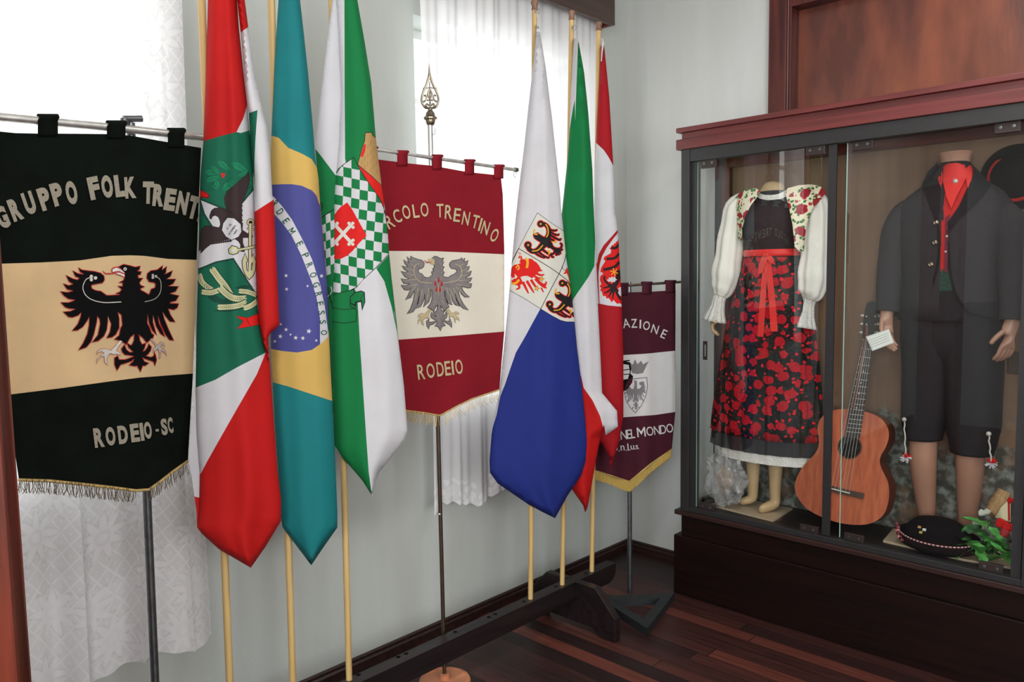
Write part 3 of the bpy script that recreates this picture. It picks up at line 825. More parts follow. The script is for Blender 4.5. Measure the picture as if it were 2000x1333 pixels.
lettering('lettering', [(c, x, y, 72 if c not in 'I' else 40, h, d) for c, x, y, h, d in (('G',15,815,150,22),('R',100,765,150,21),('U',190,722,150,19),('P',290,695,152,18),('P',372,665,152,16),('O',465,655,155,12),('F',612,625,150,12),('O',697,615,150,9),('L',782,610,145,7),('K',848,622,140,4),('T',965,655,145,-1),('R',1032,672,145,-5),('E',1108,700,145,-8),('N',1188,722,150,-11),('T',1262,752,150,-14),('I',1320,775,150,-16),('N',1375,800,150,-18),('O',1440,830,150,-20))], S1, 0.004, M_glitter, b1, 0.06, T(3.3325, 0, 180))
lettering('lettering', [(c, x, y, wd, h, 7) for c, x, y, wd, h in (('R',495,962,50,98),('O',553,955,48,94),('D',615,947,48,92),('E',675,938,44,92),('I',710,933,18,90),('O',740,925,38,86),('-',787,925,16,12),('S',822,908,32,84),('C',853,900,26,80))], S1, 0.004, M_glitter, b1, 0.05, T(2.5625, 0, 480))
trefoil = lambda x, y, r: [disc(x-r*0.6, y-r*0.5, r*0.6), disc(x-r*0.6, y+r*0.6, r*0.6), disc(x+r*0.8, y, r*0.6)]
lay = []
for p in [EAGLE1, TAIL1]: lay.append((E1(grow(p, 8)), 1))
for p in LEGS1: lay.append((E1(grow(p, 4)), 1))
for p in [EAGLE1, TAIL1]: lay.append((E1(p), 0))
for p in LEGS1: lay.append((E1(p), 2))
lay += [(E1([(800,240),(760,220),(690,195),(655,178),(650,150),(670,125),(715,115),(762,135),(803,180)]), 1), (E1([(796,228),(760,212),(695,188),(740,182),(796,205)]), 2), (E1([(790,178),(755,148),(710,128),(675,138),(662,160),(672,178),(700,168),(740,165),(795,192)]), 2), (E1(stroke([(560,158),(585,190),(640,193),(690,185)], [3,12,14,10])), 1),
        (E1(disc(802,143,18)), 2), (E1(disc(802,143,8)), 3),
        (E1(stroke([(425,235),(380,255),(350,310),(345,360),(370,420),(420,465),(500,495),(600,508),(760,500)], 9)), 2), (E1(stroke([(1135,230),(1170,245),(1190,290),(1190,370),(1165,430),(1110,475),(1015,498)], 7)), 2)]
for p in trefoil(455,240,32)+trefoil(1117,222,24): lay.append((E1(p), 2))
patches('eagle_emblem', lay, S1, 0.0022, [M_eagleblack, M_redstitch, M_silver, M_eagleblack], b1, 6)
hem1 = [(37,938),(97,940),(175,948),(220,953),(265,959),(291,957),(312,942),(340,920),(367,901)]
mb = MB(); mb.tube(px_line(resample(hem1, 6, False), S1, 0.002), 0.004, 8); mb.build('trim_braid', M_goldfringe, b1)
fr = fringe('fringe', [(37,938),(97,940),(175,948),(265,959)], S1, M_darkfringe, b1, 95, 26, 0.003, 7, 0.0008)
fringe('fringe', [(291,957),(312,942),(340,920),(367,901)], S1, M_darkfringe, b1, 36, 24, 0.003, 5, 0.0008)
R1 = Surf((0.281, 0, 0), (1, 0, 0))
MB().tube([R1(-75, 220.6), R1(0, 228.5), R1(207, 248), R1(399, 268.5), R1(430, 272)], 0.0105).build('cross_rod', M_chrome, b1)
pl = Surf((0.255, -2.63, 0), (1, 0, 0)); pa, pb = pl(255, 240), pl(303, 1333); pd = (pb-pa)/(pb.z-pa.z)
MB().tube([pa, pa+pd*(0.03-pa.z)], 0.011, 16).build('pole', M_steel, b1)
mb = MB(); c = R1(238, 232, -0.012); mb.tube([c+Vector((0, 0.004, 0)), R1(277, 232, -0.012)], 0.0085, 12); mb.tube([R1(243, 232, -0.012), R1(243, 250, -0.012)], 0.010, 12)
mb.build('tee_clamp', M_steel, b1)
bc = pa+pd*(0.0-pa.z)
MB().lathe([(0.12, 0.0), (0.12, 0.02), (0.10, 0.032), (0.02, 0.04), (0.015, 0.06)], (bc.x, bc.y, 0), 32).build('base', M_copper, b1)

# --- banner 2: maroon and ivory, middle
b2 = thing('banner_stand', 'maroon and white banner lettered CIRCOLO TRENTINO RODEIO on a spear-tipped chrome stand', 'banner', (0.332, -1.618, 0), 'procession banners')
S2 = Surf((0.343, -1.6, 0), (1, 0, 0), lambda x, y: 0.004*math.sin(x*0.03+y*0.006)*min(1, max(0, (y-345)/120))+0.003*math.sin(x*0.07+0.5)*min(1, max(0, (y-350)/400)))
out2 = [(708,307),(741,312),(795,319),(846,324),(912,336),(978,343),(982,380),(985,490),(985,648),(980,705),(975.6,762),(921.6,780),(893,794),(864,810),(857,812),(828,807),(794,803),(740,797),(712,793),(704,700),(698,600),(698,489)]
white2 = [(698,488),(761,490.5),(850,491),(920,494),(985,497),(985,648),(882,656.5),(779,664),(704,670)]
sheet('cloth', out2, [(white2, 1)], [M_maroon, M_ivory], S2, b2, 10)
for a, b, yt, yb in ((715, 736, 292, 311), (776, 796, 300, 320), (845, 863, 308, 327), (908, 926, 317, 337), (965, 983, 327, 345)): loop_tab(a, b, yt, yb, S2, 0.008, M_maroon, b2, -0.003)
lettering('lettering', [(c, x, y, wd, h, d) for c, x, y, wd, h, d in (('C',22,205,40,74,34),('I',62,178,11,74,30),('R',112,148,42,76,27),('C',155,118,40,74,20),('O',204,96,42,76,13),('L',256,90,34,74,8),('O',303,83,42,76,5),('T',387,88,38,74,1),('R',434,96,40,76,-3),('E',480,112,36,74,-7),('N',528,130,38,74,-10),('T',580,148,36,72,-13),('I',606,164,10,72,-15),('N',634,182,38,74,-17),('O',683,222,38,74,-22))], S2, 0.003, M_goldthread, b2, 0.012, T(2.778, 720, 380))
lettering('lettering', [(c, x, y, wd, h, 6) for c, x, y, wd, h in (('R',285,964,40,82),('O',336,957,44,80),('D',388,949,38,78),('E',429,944,32,78),('I',456,941,10,76),('O',490,936,40,80))], S2, 0.003, M_goldthread, b2, 0.012, T(2.778, 720, 380))
lay = []
for p in [EAGLE2, TAIL2]: lay.append((E2(grow(p, 7)), 1))
for p in LEGS2: lay.append((E2(grow(p, 3)), 1))
for p in [EAGLE2, TAIL2]: lay.append((E2(p), 0))
for p in LEGS2: lay.append((E2(p), 2))
lay += [(E2([(580,278),(530,258),(492,228),(498,192),(540,180),(582,205)]), 2), (E2(stroke([(440,208),(462,238),(500,242),(540,240)], [3,10,10,6])), 3), (E2(disc(608,195,16,10,7)), 1),
        (E2(stroke([(365,265),(315,275),(290,330),(290,410),(330,490),(400,530),(540,540)], 9)), 2), (E2(stroke([(880,265),(940,290),(975,340),(970,420),(930,490),(850,520),(715,540)], 9)), 2)]
for x, y in ((645,495),(595,545),(685,550),(608,630),(665,630)): lay.append((E2([(x,y-48),(x+10,y-10),(x+16,y+18),(x+8,y+36),(x-8,y+36),(x-16,y+18),(x-10,y-10)]), 3))
for a, b in (((215,250),(290,300)),((180,330),(280,360)),((170,400),(280,430)),((170,500),(310,490)),((180,590),(330,560)),((240,690),(310,590)),((300,800),(345,620)),((370,800),(410,630)),((470,800),(500,610)),((1010,260),(935,300)),((1050,340),(965,370)),((1060,420),(965,440)),((1070,500),(930,510)),((1060,580),(900,560)),((1020,710),(900,600)),((980,860),(850,610)),((900,820),(800,620)),((800,780),(760,610)),((590,700),(600,480)),((640,780),(640,560)),((690,760),(680,600)),((560,880),(600,800)),((740,880),(690,800))):
    lay.append((E2(stroke([a, b], [2, 8])), 2))
patches('eagle_emblem', lay, S2, 0.0022, [M_grey, M_eagleblack, M_goldthread, M_redstitch], b2, 5)
hem2 = [(712,793),(740,797),(794,803),(828,807),(857,812),(864,810),(893,794),(921.6,780),(975.6,762)]
mb = MB(); q = resample(hem2, 5, False); mb.tube(px_line(q, S2, 0.002), 0.0028, 8)
for p in q: mb.sphere(S2(*p, 0.004), 0.0032, 6, 4)
mb.build('trim_braid', M_goldfringe, b2)
fringe('fringe', hem2[:5], S2, M_goldfringe, b2, 80, 22, 0.003, 4, 0.0009); fringe('fringe', hem2[5:], S2, M_goldthread, b2, 62, 22, 0.003, 8, 0.0008)
R2 = Surf((0.340, -1.6, 0), (1, 0, 0))
MB().tube([R2(690, 287), R2(740, 293.5), R2(1010, 332.5)], 0.0068, 14).build('cross_rod', M_chrome, b2)
mb = MB(); mb.lathe([(0.0085, -0.012), (0.0085, 0.004)], R2(1009, 332), 12, Matrix.Rotation(math.radians(-90), 3, 'X'))
hk = R2(1006, 338)
mb.tube([hk+Vector((0, 0.008*math.cos(a), -0.006+0.011*math.sin(a))) for a in [i*math.pi/6 for i in range(11)]], 0.0011, 6)
mb.build('end_hook', M_steel, b2)
pl = Surf((0.3305, -1.618, 0), (CAM.x-0.33, CAM.y+1.618, 0)); pa = pl(840, 240); pb = pl(866, 1230); pd = (pb-pa)/(pb.z-pa.z)
MB().tube([pa, pa+pd*(1.02-pa.z)], 0.0085, 16).build('pole', M_chrome, b2)
MB().tube([pa+pd*(1.02-pa.z), pa+pd*(0.85-pa.z), pa+pd*(0.03-pa.z)], 0.0075, 16).build('pole', mat('dull_bronze_tube', (112, 96, 82), 0.3, 0.9, var=0.2, scale=30), b2)
mb = MB(); jp = pl(858, 1004); mb.lathe([(0.0088, -0.003), (0.0098, 0), (0.0088, 0.003)], jp, 16); mb.build('joint_ring', M_chrome, b2)
bc = pa+pd*(0-pa.z)
MB().lathe([(0.094, 0.0), (0.096, 0.010), (0.092, 0.017), (0.080, 0.020), (0.075, 0.017), (0.020, 0.020), (0.018, 0.035), (0.010, 0.04)], (bc.x, bc.y, 0), 48).build('base', M_copper, b2)
# spear finial: collar, open leaf-shaped tracery, needle tip
fin = MB(); F = pl; p0 = F(841, 243)
k = (pl(841, 143)-pl(841, 243)).length/100                     # metres per pixel
prof = [(6, -2), (7.5, 0), (9, 4), (9.5, 8), (13, 10), (13.5, 13), (11, 15), (9, 18), (8.5, 22), (6, 25), (4, 28), (4.5, 30), (3, 33)]
fin.lathe([(r*k, z*k) for r, z in prof], p0, 24)
ex = RT.copy(); ex.z = 0; ex.normalize(); ez = Vector((0, 0, 1))
def fp(x, z): return p0+ex*(x*k)+ez*(z*k)
def bar(pts, r): fin.tube([fp(*p) for p in spline(pts, 5)], r*k, 8)
for s in (-1, 1):
    bar([(s*2, 32), (s*10, 33), (s*16, 42), (s*16.5, 52), (s*13, 64), (s*9, 72), (s*5, 82), (s*1.5, 94)], 2.1)
    bar([(s*14, 44), (s*10, 46), (s*7, 52), (s*9, 57), (s*12, 55)], 1.6)
    bar([(s*2, 36), (s*6, 40), (s*9, 37), (s*6, 34)], 1.7)
    bar([(0, 50), (s*4, 56), (s*3.5, 62), (s*0.5, 68)], 1.8)
    bar([(s*1, 48), (s*5, 47), (s*7, 51)], 1.3)
    fin.sphere(fp(s*11.5, 70), 2.2*k, 10, 6)
bar([(-11, 70), (0, 71.5), (11, 70)], 0.9)
fin.tube([fp(0, 34), fp(0, 60), fp(0, 84)], [1.8*k, 1.4*k, 0.6*k], 8)
fin.tube([fp(0, 88), fp(0, 95), fp(0, 103), fp(0, 120)], [1.4*k, 3.0*k, 1.8*k, 0.15*k], 10)
fin.build('spear_finial', M_brass, b2)
mb = MB(); h0 = fp(8, -8); mb.tube([h0, h0+ez*(-8*k)+ex*(1*k), h0+ez*(-13*k)-ex*(1*k), h0+ez*(-13*k)-ex*(4*k), h0+ez*(-6*k)-ex*(4.5*k)], 0.0009, 6); mb.build('pin', M_steel, b2)

# --- banner 3: wine and white, in the corner on a triangular steel base
b3 = thing('banner_stand', 'wine red banner lettered NEL MONDO on a triangular steel base, beside the showcase', 'banner', (0.391, -0.535, 0), 'procession banners')
a3 = math.radians(15); n3 = (math.cos(a3), -math.sin(a3), 0)
S3 = Surf(Vector((0.391, -0.535, 0))+Vector(n3)*0.022, n3, lambda x, y: 0.006*math.sin(x*0.09+0.7)*min(1, max(0, (y-560)/250))+0.003*math.sin(x*0.2)*min(1, max(0, (y-560)/350)))
C3 = T(2.9, 1140, 520)
out3 = [(1141,573),(1170,572),(1218,571.5),(1265,570.5),(1319.6,567),(1319,690),(1319,805),(1312,878),(1270,907),(1229,941),(1195,930),(1163,920),(1146,914),(1146,800),(1143,690)]
white3 = [(1141,696),(1216,694),(1260,691.5),(1318.5,685.5),(1319,690),(1319.5,805),(1280,811),(1219,815.5),(1146,818)]
sh = [(1217,741),(1228,741),(1240,739.5),(1264,737),(1265.5,757),(1262,775),(1253,794),(1241,808),(1230,797),(1222,782),(1218,765)]
eg = lambda pts: [(1241.5+(x-640)/1259*52, 770+(y-640)/1259*70) for x, y in pts]
crown = [(1233,720),(1230,708),(1236,713),(1240,702),(1245,712),(1252,705),(1256,712),(1267,706),(1262,716),(1256,729),(1245,731),(1234,729)]
lay3 = [(white3, 1), (crown, 2), (C3([(230,580),(335,580),(330,590),(235,590)]), 2), (sh, 2), (grow(sh, -1.6), 1), (eg(EAGLE2), 2), (eg(TAIL2), 2),
        (C3([(190,545),(225,540),(262,545),(270,580),(265,610),(280,625),(275,660),(250,695),(225,710),(190,712)]), 3), (C3([(215,555),(255,560),(262,600),(250,640),(215,645)]), 1), (C3([(255,640),(278,630),(270,665),(245,690),(228,700),(240,670)]), 0), (C3(stroke([(225,590),(260,585)], 5)), 3), (C3(stroke([(225,540),(260,535)], 8)), 3), (C3(stroke([(222,615),(258,612)], 5)), 3)]
sheet('cloth', out3, lay3, [M_wine, M_whitecloth, M_greyprint, M_eagleblack], S3, b3, 6)
for a, b, yt, yb in ((1146, 1164, 559, 575), (1208, 1226, 557, 573), (1254, 1273, 554.5, 571), (1300, 1319, 551.5, 568)): loop_tab(a, b, yt, yb, S3, 0.007, M_wine, b3, -0.002)
lettering('lettering', [(c, x, y, wd, h, d) for c, x, y, wd, h, d in (('S',58,415,24,48,28),('S',92,390,24,48,25),('O',128,366,36,50,22),('C',165,345,32,50,17),('I',192,334,9,50,13),('A',241,324,40,52,8),('Z',286,325,34,50,2),('I',321,329,9,50,-2),('O',356,338,38,50,-9),('N',404,358,38,50,-17),('E',455,385,28,50,-25))], S3, 0.0022, M_whitecloth, b3, 0.006, C3)
lettering('lettering', [(c, x, y, wd, h, 6) for c, x, y, wd, h in (('T',60,985,30,50),('R',92,982,30,50),('E',122,979,26,50),('N',158,974,34,50),('T',176,968,26,50),('I',198,965,8,50),('N',226,957,36,52),('E',257,953,26,52),('L',279,950,22,52),('M',326,941,48,54),('O',375,936,40,52),('N',415,931,34,50),('D',450,926,34,50),('O',487,919,38,50))][5:], S3, 0.0022, M_whitecloth, b3, 0.006, C3)
lettering('lettering', [(c, x, y, wd, h, 5) for c, x, y, wd, h in (('o',180,1034,24,28),('.',201,1047,6,6),('n',220,1031,22,28),('.',240,1044,6,6),('l',251,1026,6,40),('.',262,1042,6,6),('u',276,1028,20,24),('.',291,1038,5,6),('s',301,1026,14,22),('.',311,1036,5,6))], S3, 0.0022, M_whitecloth, b3, 0.006, C3, False)
hem3 = [(1146,914),(1163,920),(1195,930),(1229,941),(1270,907),(1312,878)]
mb = MB(); mb.tube(px_line(resample(hem3, 5, False), S3, 0.002), 0.003, 8); mb.build('trim_braid', M_goldfringe, b3)
band3 = [(1146,914),(1163,920),(1195,930),(1229,941),(1270,907),(1312,878),(1311,894),(1272,924),(1232,961),(1222,960),(1195,948),(1163,938),(1146,932)]
mfr = mat('golden_bullion_fringe', (204, 172, 92), 0.55, 0.2, var=0.45, scale=16, stretch=(40, 40, 1))
sheet('fringe', band3, [], [mfr], Surf(S3.P+S3.n*0.002, S3.n, lambda x, y: 0.0014*math.sin(x*3.1)), b3, 2.5)
R3 = Surf(Vector((0.391, -0.535, 0))+Vector(n3)*0.020, n3)
MB().tube([R3(1140, 562), R3(1230, 557.5), R3(1332, 551)], 0.0062, 12).build('cross_rod', M_brass, b3)
pp = on_z(1231, 1153, 0.035)
MB().tube([(0.391, -0.535, 1.46), (0.391, -0.535, 0.02)], 0.0105, 16).build('pole', M_steel, b3)
tri = [on_z(*p, 0.035) for p in ((1264, 1228), (1318, 1158), (1166, 1166))]
cen = sum(tri, Vector())/3
mb = MB(); wdt = 0.043
inn = []
for i in range(3):
    a, b, c = tri[i-1], tri[i], tri[(i+1) % 3]
    u1 = (a-b).normalized(); u2 = (c-b).normalized(); s_ = math.sqrt(max(1-u1.dot(u2)**2, 0.01)); inn.append(b+(u1+u2)*(wdt/s_))
for i in range(3):
    j = (i+1) % 3; q = [tri[i], tri[j], inn[j], inn[i]]
    mb.add([Vector((v.x, v.y, z)) for z in (0.0, 0.035) for v in q], [(3, 2, 1, 0), (4, 5, 6, 7), (0, 1, 5, 4), (2, 3, 7, 6)])
mb.build('base_frame', mat('dark_angle_steel', (52, 56, 58), 0.5, 0.5, var=0.3, scale=30), b3, False)
# ---------------------------------------------------------------- flags: each a pole with its folded cloth
M_pole = wood('pale_wooden_pole', (176, 146, 92), (206, 176, 118), 0.5, 'z')
M_knob = wood('turned_brown_knob', (104, 74, 56), (140, 104, 80), 0.5, 'z')
K_red = cloth('red_flag_cloth', (204, 24, 23), 0.2); K_white = cloth('white_flag_cloth', (224, 223, 228), 0.2); K_dgreen = cloth('dark_green_flag_cloth', (18, 104, 78), 0.15)
K_teal = cloth('teal_green_flag_cloth', (24, 128, 132), 0.18); K_yellow = cloth('ochre_yellow_flag_cloth', (222, 184, 100), 0.2); K_blue = cloth('violet_blue_flag_cloth', (78, 80, 150), 0.15)
K_green = cloth('bright_green_flag_cloth', (12, 126, 66), 0.18); K_royal = cloth('royal_blue_flag_cloth', (36, 52, 138), 0.22); K_ink = cloth('black_print', (22, 20, 22), 0.0)
K_tan = cloth('tan_print', (184, 146, 92), 0.1); K_brown = cloth('dark_brown_print', (52, 38, 40), 0.0); K_lgreen = cloth('leaf_green_print', (22, 128, 88), 0.1); K_khaki = cloth('pale_khaki_print', (206, 204, 158), 0.1)
K_bright = cloth('bright_red_print', (222, 28, 26), 0.1); K_orange = cloth('orange_yellow_print', (238, 172, 40), 0.1); K_navygreen = cloth('deep_green_print', (8, 70, 56), 0.05); K_offwhite = cloth('offwhite_print', (226, 226, 214), 0.15); K_dkgreen_txt = cloth('dark_green_print', (20, 84, 66), 0.0)

def flag(idx, label, top, n=None, nseg=2):
    """the pole stands in its hole in the beam and runs through the pixel top"""
    base = Vector((POLE_X[idx], POLES_Y[idx], 0.168))
    n = n or (CAM.x-base.x, CAM.y-base.y, 0)
    t = thing('flag', label, 'flag', base, 'flags in the beam stand')
    s = Surf(base, n)
    a = s(*top); d = (a-base)/(a.z-base.z)
    z1 = 2.505
    MB().tube([base, base+d*(z1-0.168)], 0.0102, 16).build('pole', M_pole, t)
    k = base+d*(z1-0.168)
    MB().lathe([(0.0108, -0.006), (0.013, -0.003), (0.0108, 0.004), (0.0108, 0.012), (0.0135, 0.017), (0.0145, 0.023), (0.012, 0.029), (0.004, 0.032)], k, 20).build('finial', M_knob, t)
    return t, s, k, d
def hem_line(pts, d):
    """the stitched line where a hem is turned up, d pixels inside an edge"""
    return stroke([(x, y-d) for x, y in pts], 1.1)
def hang(t, p, q, s):
    """screw eye on the pole and the cord tying the cloth to it"""
    c = s(*p, 0.016)
    mb = MB(); mb.tube([c+RT*0.009*math.cos(a)+UP*0.010*math.sin(a) for a in [i*math.pi/8 for i in range(17)]], 0.0013, 6, False); mb.tube([s(*p, 0.002), c-RT*0.008], 0.0013, 6)
    mb.build('ring', M_steel, t)
    mb = MB(); mb.tube([c-UP*0.009, (c+s(*q, 0.03))/2+RT*0.002, s(*q, 0.03)], 0.0022, 6); mb.build('cord', K_white, t)

A4, A5, A6 = T(3.1, 370, 0), T(3.1, 370, 300), T(2.962, 360, 680)
BK = 0.0115
def D(outline, base, amp, folds=(), skew=0.0, pw=0.55): return drape(outline, base, amp, folds, pw, skew)

# ---- flag 1: red, white and green with a state crest
t1, s1, k1, d1 = flag(0, 'red, white and green flag with an eagle and anchor crest, leftmost and nearest', (425, 760))
main1 = [(409,-95),(455,-95),(463,0),(467,58),(480,181),(483,210),(487,252),(494,330),(497,413),(500,500),(503,600),(508,640),(520,687),(527,707),(531,770),(535.5,832),(542,916),(549,977),(549,1018),(519,1068),(490,1110),(427,1073),(394,1043),(385,1031),(389,997),(390,925),(384,849),(382,756),(384,640),(386,560),(388,480),(391,350),(397,276),(400,200),(402,150),(405,40)]
G1 = [(397,276),(434,265),(462,258),(487,252),(494,330),(497,413),(500,500),(503,600),(508,640),(519,689),(461,719),(421,742),(384,757),(380,756),(380,640),(384,480),(389,350)]
W1 = [(519,689),(461,719),(421,742),(384,757),(376,756),(380,850),(386,926),(392,926),(404,903),(444,832),(475,778),(502,731)]
CR = T(3.1714, 380, 260)
reg = [(W1, 1), (G1, 2), ([(483,205),(475,232),(462,258),(470,260),(490,254),(487,210)], 1)]
starw = [(35,412),(130,450),(200,480),(290,440),(365,350),(395,400),(410,600),(410,1040),(388,1010),(240,778),(130,800),(20,845),(20,740),(110,580),(60,500)]
reg += [(CR(grow(starw, 6)), 4), (CR(grow(starw, 2)), 2), (CR(grow(starw, -1)), 4), (CR(grow(starw, -4)), 1)]
def leafp(x0, y0, x1, y1, w_): return stroke([(x0, y0), ((2*x0+x1)/3, (2*y0+y1)/3), ((x0+2*x1)/3, (y0+2*y1)/3), (x1, y1)], [2, w_, w_*0.8, 2])
for q in ((140,170,225,235,38),(225,180,335,245,46),(340,240,260,270,30),(60,240,150,250,40),(100,200,160,260,30),(65,300,160,265,36),(110,320,150,350,26),(130,290,150,345,34),(175,360,240,290,46),(200,300,250,340,20),(340,260,365,340,30),(300,250,360,300,28)):
    reg += [(CR(leafp(*q[:4], q[4]+7)), 5), (CR(leafp(*q)), 6), (CR(stroke([q[:2], q[2:4]], 2)), 5)]
for x, y in ((170,255),(182,258),(176,270)): reg.append((CR(disc(x, y, 8, 10)), 7))
reg += [(CR([(30,350),(60,362),(85,375),(93,395),(85,408),(70,402),(50,400),(30,405)]), 8), (CR([(32,352),(60,366),(82,380),(86,395),(70,396),(30,396)]), 7)]
wing = [(335,235),(322,255),(260,310),(200,360),(183,400),(186,440),(200,480),(215,525),(285,560),(289,500),(285,455),(300,425),(320,380),(332,345),(345,285)]
body = [(205,478),(175,468),(150,462),(122,464),(103,480),(92,510),(92,530),(104,536),(112,518),(128,512),(146,522),(156,545),(158,570),(150,585),(100,574),(62,574),(40,596),(32,640),(30,690),(38,748),(70,715),(100,692),(130,676),(160,672),(215,660),(245,655),(270,672),(282,690),(285,735),(310,738),(312,712),(300,680),(300,650),(330,650),(355,657),(362,636),(330,622),(297,600),(300,560),(240,500)]
reg += [(CR(wing), 4), (CR(grow(wing, -2.5)), 9), (CR(body), 4), (CR(grow(body, -2.5)), 9), (CR(disc(113,494,4,8)), 4)]
for i in range(9): reg.append((CR(disc(287+(i % 2)*3, 445+i*15-10, 9, 8)), 9))
for i in range(9): reg.append((CR(disc(110+i*14, 684-i*2, 8, 8)), 9))
shl = [(205,525),(245,530),(285,565),(290,612),(272,642),(230,662),(195,642),(170,602),(178,560)]
reg += [(CR(grow(shl, 4)), 4), (CR(shl), 1)]
anch = [(337,620),(352,620),(352,800),(348,850),(356,850),(362,800),(352,800),(362,750),(380,795),(375,850),(360,885),(338,906),(316,880),(300,840),(296,795),(312,748),(328,792),(318,800),(322,850),(334,860),(336,800)]
reg += [(CR(grow(anch, 5)), 4), (CR(anch), 10), (CR(disc(347,555,26,14)), 4), (CR(disc(347,555,22,14)), 10), (CR(disc(347,555,12,12)), 4), (CR(stroke([(325,590),(370,600)], 16)), 4), (CR(stroke([(328,591),(368,600)], 10)), 10), (CR(stroke([(345,560),(345,640)], 22)), 4), (CR(stroke([(345,560),(345,640)], 15)), 10)]
key = [(212,722),(232,700),(262,708),(270,722),(268,742),(240,752),(216,745)]
reg += [(CR(grow(key, 5)), 4), (CR(key), 10), (CR([(228,726),(240,714),(255,724),(250,738),(232,738)]), 1), (CR(stroke([(268,725),(385,702)], 20)), 4), (CR(stroke([(268,725),(385,702)], 12)), 10)]
def ear(path, w_):
    sp = spline(path, 5); out = []
    out.append((CR(stroke(path, w_*1.5)), 5))
    for i in range(0, len(sp)-1):
        a, b = sp[i], sp[i+1]; an = math.atan2(b[1]-a[1], b[0]-a[0])
        for sd in (-1, 1):
            x = a[0]-math.sin(an)*w_*0.36*sd; y = a[1]+math.cos(an)*w_*0.36*sd
            out.append((CR(disc(x, y, w_*0.36, 8, w_*0.17, an+0.5*sd)), 10))
        out.append((CR(disc((a[0]+b[0])/2, (a[1]+b[1])/2, w_*0.28, 7, w_*0.13, an)), 10))
    return out
for q in ((70,1000,200,1060,40),(120,1100,300,1090,26),(250,960,360,950,24),(170,1030,240,1060,20)): reg.append((CR(leafp(*q)), 5))
for pth, w_ in (([(30,880),(50,930),(110,975)],30),([(50,985),(100,990),(150,975)],28),([(110,845),(150,900),(190,950),(220,1000)],36),([(160,960),(200,1000),(250,1025),(320,1025)],34),([(150,1080),(210,1078),(270,1070),(320,1050)],30),([(280,980),(330,985),(385,1005)],26),([(310,1085),(350,1070),(390,1040)],28)): reg += ear(pth, w_)
rib = [(256,1134),(330,1147),(400,1118),(420,1120),(420,1180),(400,1186),(330,1200),(268,1212),(305,1166)]
reg += [(CR(grow(rib, 3)), 8), (CR(rib), 7), (CR(stroke([(320,1148),(345,1195)], 5)), 8)]
reg += [([(394,1043),(427,1073),(490,1110),(519,1068),(549,1018),(549,1004),(517,1055),(488,1096),(428,1062),(392,1031)], 11)]
mm1 = [K_red, K_white, K_dgreen, K_red, K_ink, K_navygreen, K_lgreen, K_bright, cloth('dark_red_print', (120, 16, 20), 0.05), K_brown, K_khaki, cloth('red_doubled_hem', (180, 22, 24), 0.1)]
s1.depth = D(main1, 0.016, 0.05, ((1.5, 0.006, 0.5), (3, 0.003, 1.2)))
sheet('cloth_fold', main1, reg, mm1, s1, t1, 7, back=lambda x, y: BK)
for txt, x, y in (('17 DE', 213, 580), ('NOVEMBRO', 233, 600), ('1889', 254, 613)):
    n_ = len(txt); an = math.radians(55)
    lettering('lettering', [(c, x+(i-(n_-1)/2)*9*math.cos(an), y-(i-(n_-1)/2)*9*math.sin(an), 6 if c not in '1I' else 3, 11, 55) for i, c in enumerate(txt) if c != ' '], s1, 0.0012, K_ink, t1, 0.0, CR, False)
fold1 = [(455,-60),(476,-60),(478,0),(485,53),(499,155),(512,213),(522,252),(528,306),(532,384),(534.5,390),(537,440),(546,635),(528,652),(524,660),(526,705),(520,690),(512,664),(505,622),(502,568),(499,461),(497,413),(496,350),(490,300),(486,222),(483,210),(480,181),(470,63),(463,0)]
red_a = [(440,-70),(480,-70),(480,0),(486,52),(470,63),(466,58),(460,0)]
red_b = [(490,417),(499,413),(534.5,390),(540,388),(550,640),(528,655),(528,710),(518,705),(495,622)]
dgr = [(484,222),(503,215),(499,270),(497,310),(497,360),(490,360),(482,252)]
f1s = Surf(s1.P+s1.n*0.012, s1.n, D(fold1, 0.012, 0.034, ((1, 0.004, 0.3),)))
sheet('cloth_fold', fold1, [(red_a, 1), (red_b, 1), (dgr, 2)], [K_white, K_red, K_dgreen], f1s, t1, 6, back=lambda x, y: 0.008)
bk1 = [(392,700),(382,756),(376,810),(369,880),(369,905),(374,930),(379,965),(384,1000),(385,1028),(392,1036),(420,1040),(430,900),(430,740)]
sheet('cloth_fold', bk1, [([(378,970),(384,1000),(385,1032),(400,1045),(400,975)], 1)], [K_white, K_red], Surf(s1.P, s1.n, lambda x, y: 0.0135+0.0012*math.sin(x*0.5)), t1, 7, thick=0.0012)

# ---- flag 2: teal, ochre and blue with a motto band
t2, s2, k2, d2 = flag(1, 'teal flag with a yellow field and blue starred disc reading ORDEM E PROGRESSO', (552, 700))
out2f = [(551,-95),(580,-95),(586,0),(594,70),(602,145),(612,258),(615,300),(622,348),(627,426),(628,435),(639,558),(641,622),(646,729),(649,781),(654,882),(659,1000),(659,1031),(635,1065),(608,1105),(580,1068),(552,1031),(547,1000),(544,933),(537,832),(533,748),(530,707),(528,640),(526,500),(526,380),(530,265),(533,200),(536,129),(540,60),(544,0)]
yel = [(520,265),(530,265),(544,269),(563,289),(589,300),(609,311),(618,326),(640,345),(660,560),(660,785),(647,783),(562,755),(532,747),(520,745)]
blu = [(520,361),(531,361),(551,360),(570,360),(589,363),(609,372),(618,382),(623,397),(640,430),(648,600),(640,658),(626,672),(609,684),(580,689),(551,686),(530,682),(515,680)]
bandw = [(524,374),(534.5,384.5),(551,403),(570,429),(589,464.5),(609,506),(625,555),(634.5,600),(640,642),(641,658),(633,666),(625,673),(625,622),(618,580),(609,551),(589,500),(570,461),(551,435),(536,419),(524,410)]
reg = [(yel, 1), (blu, 2), (bandw, 3)]
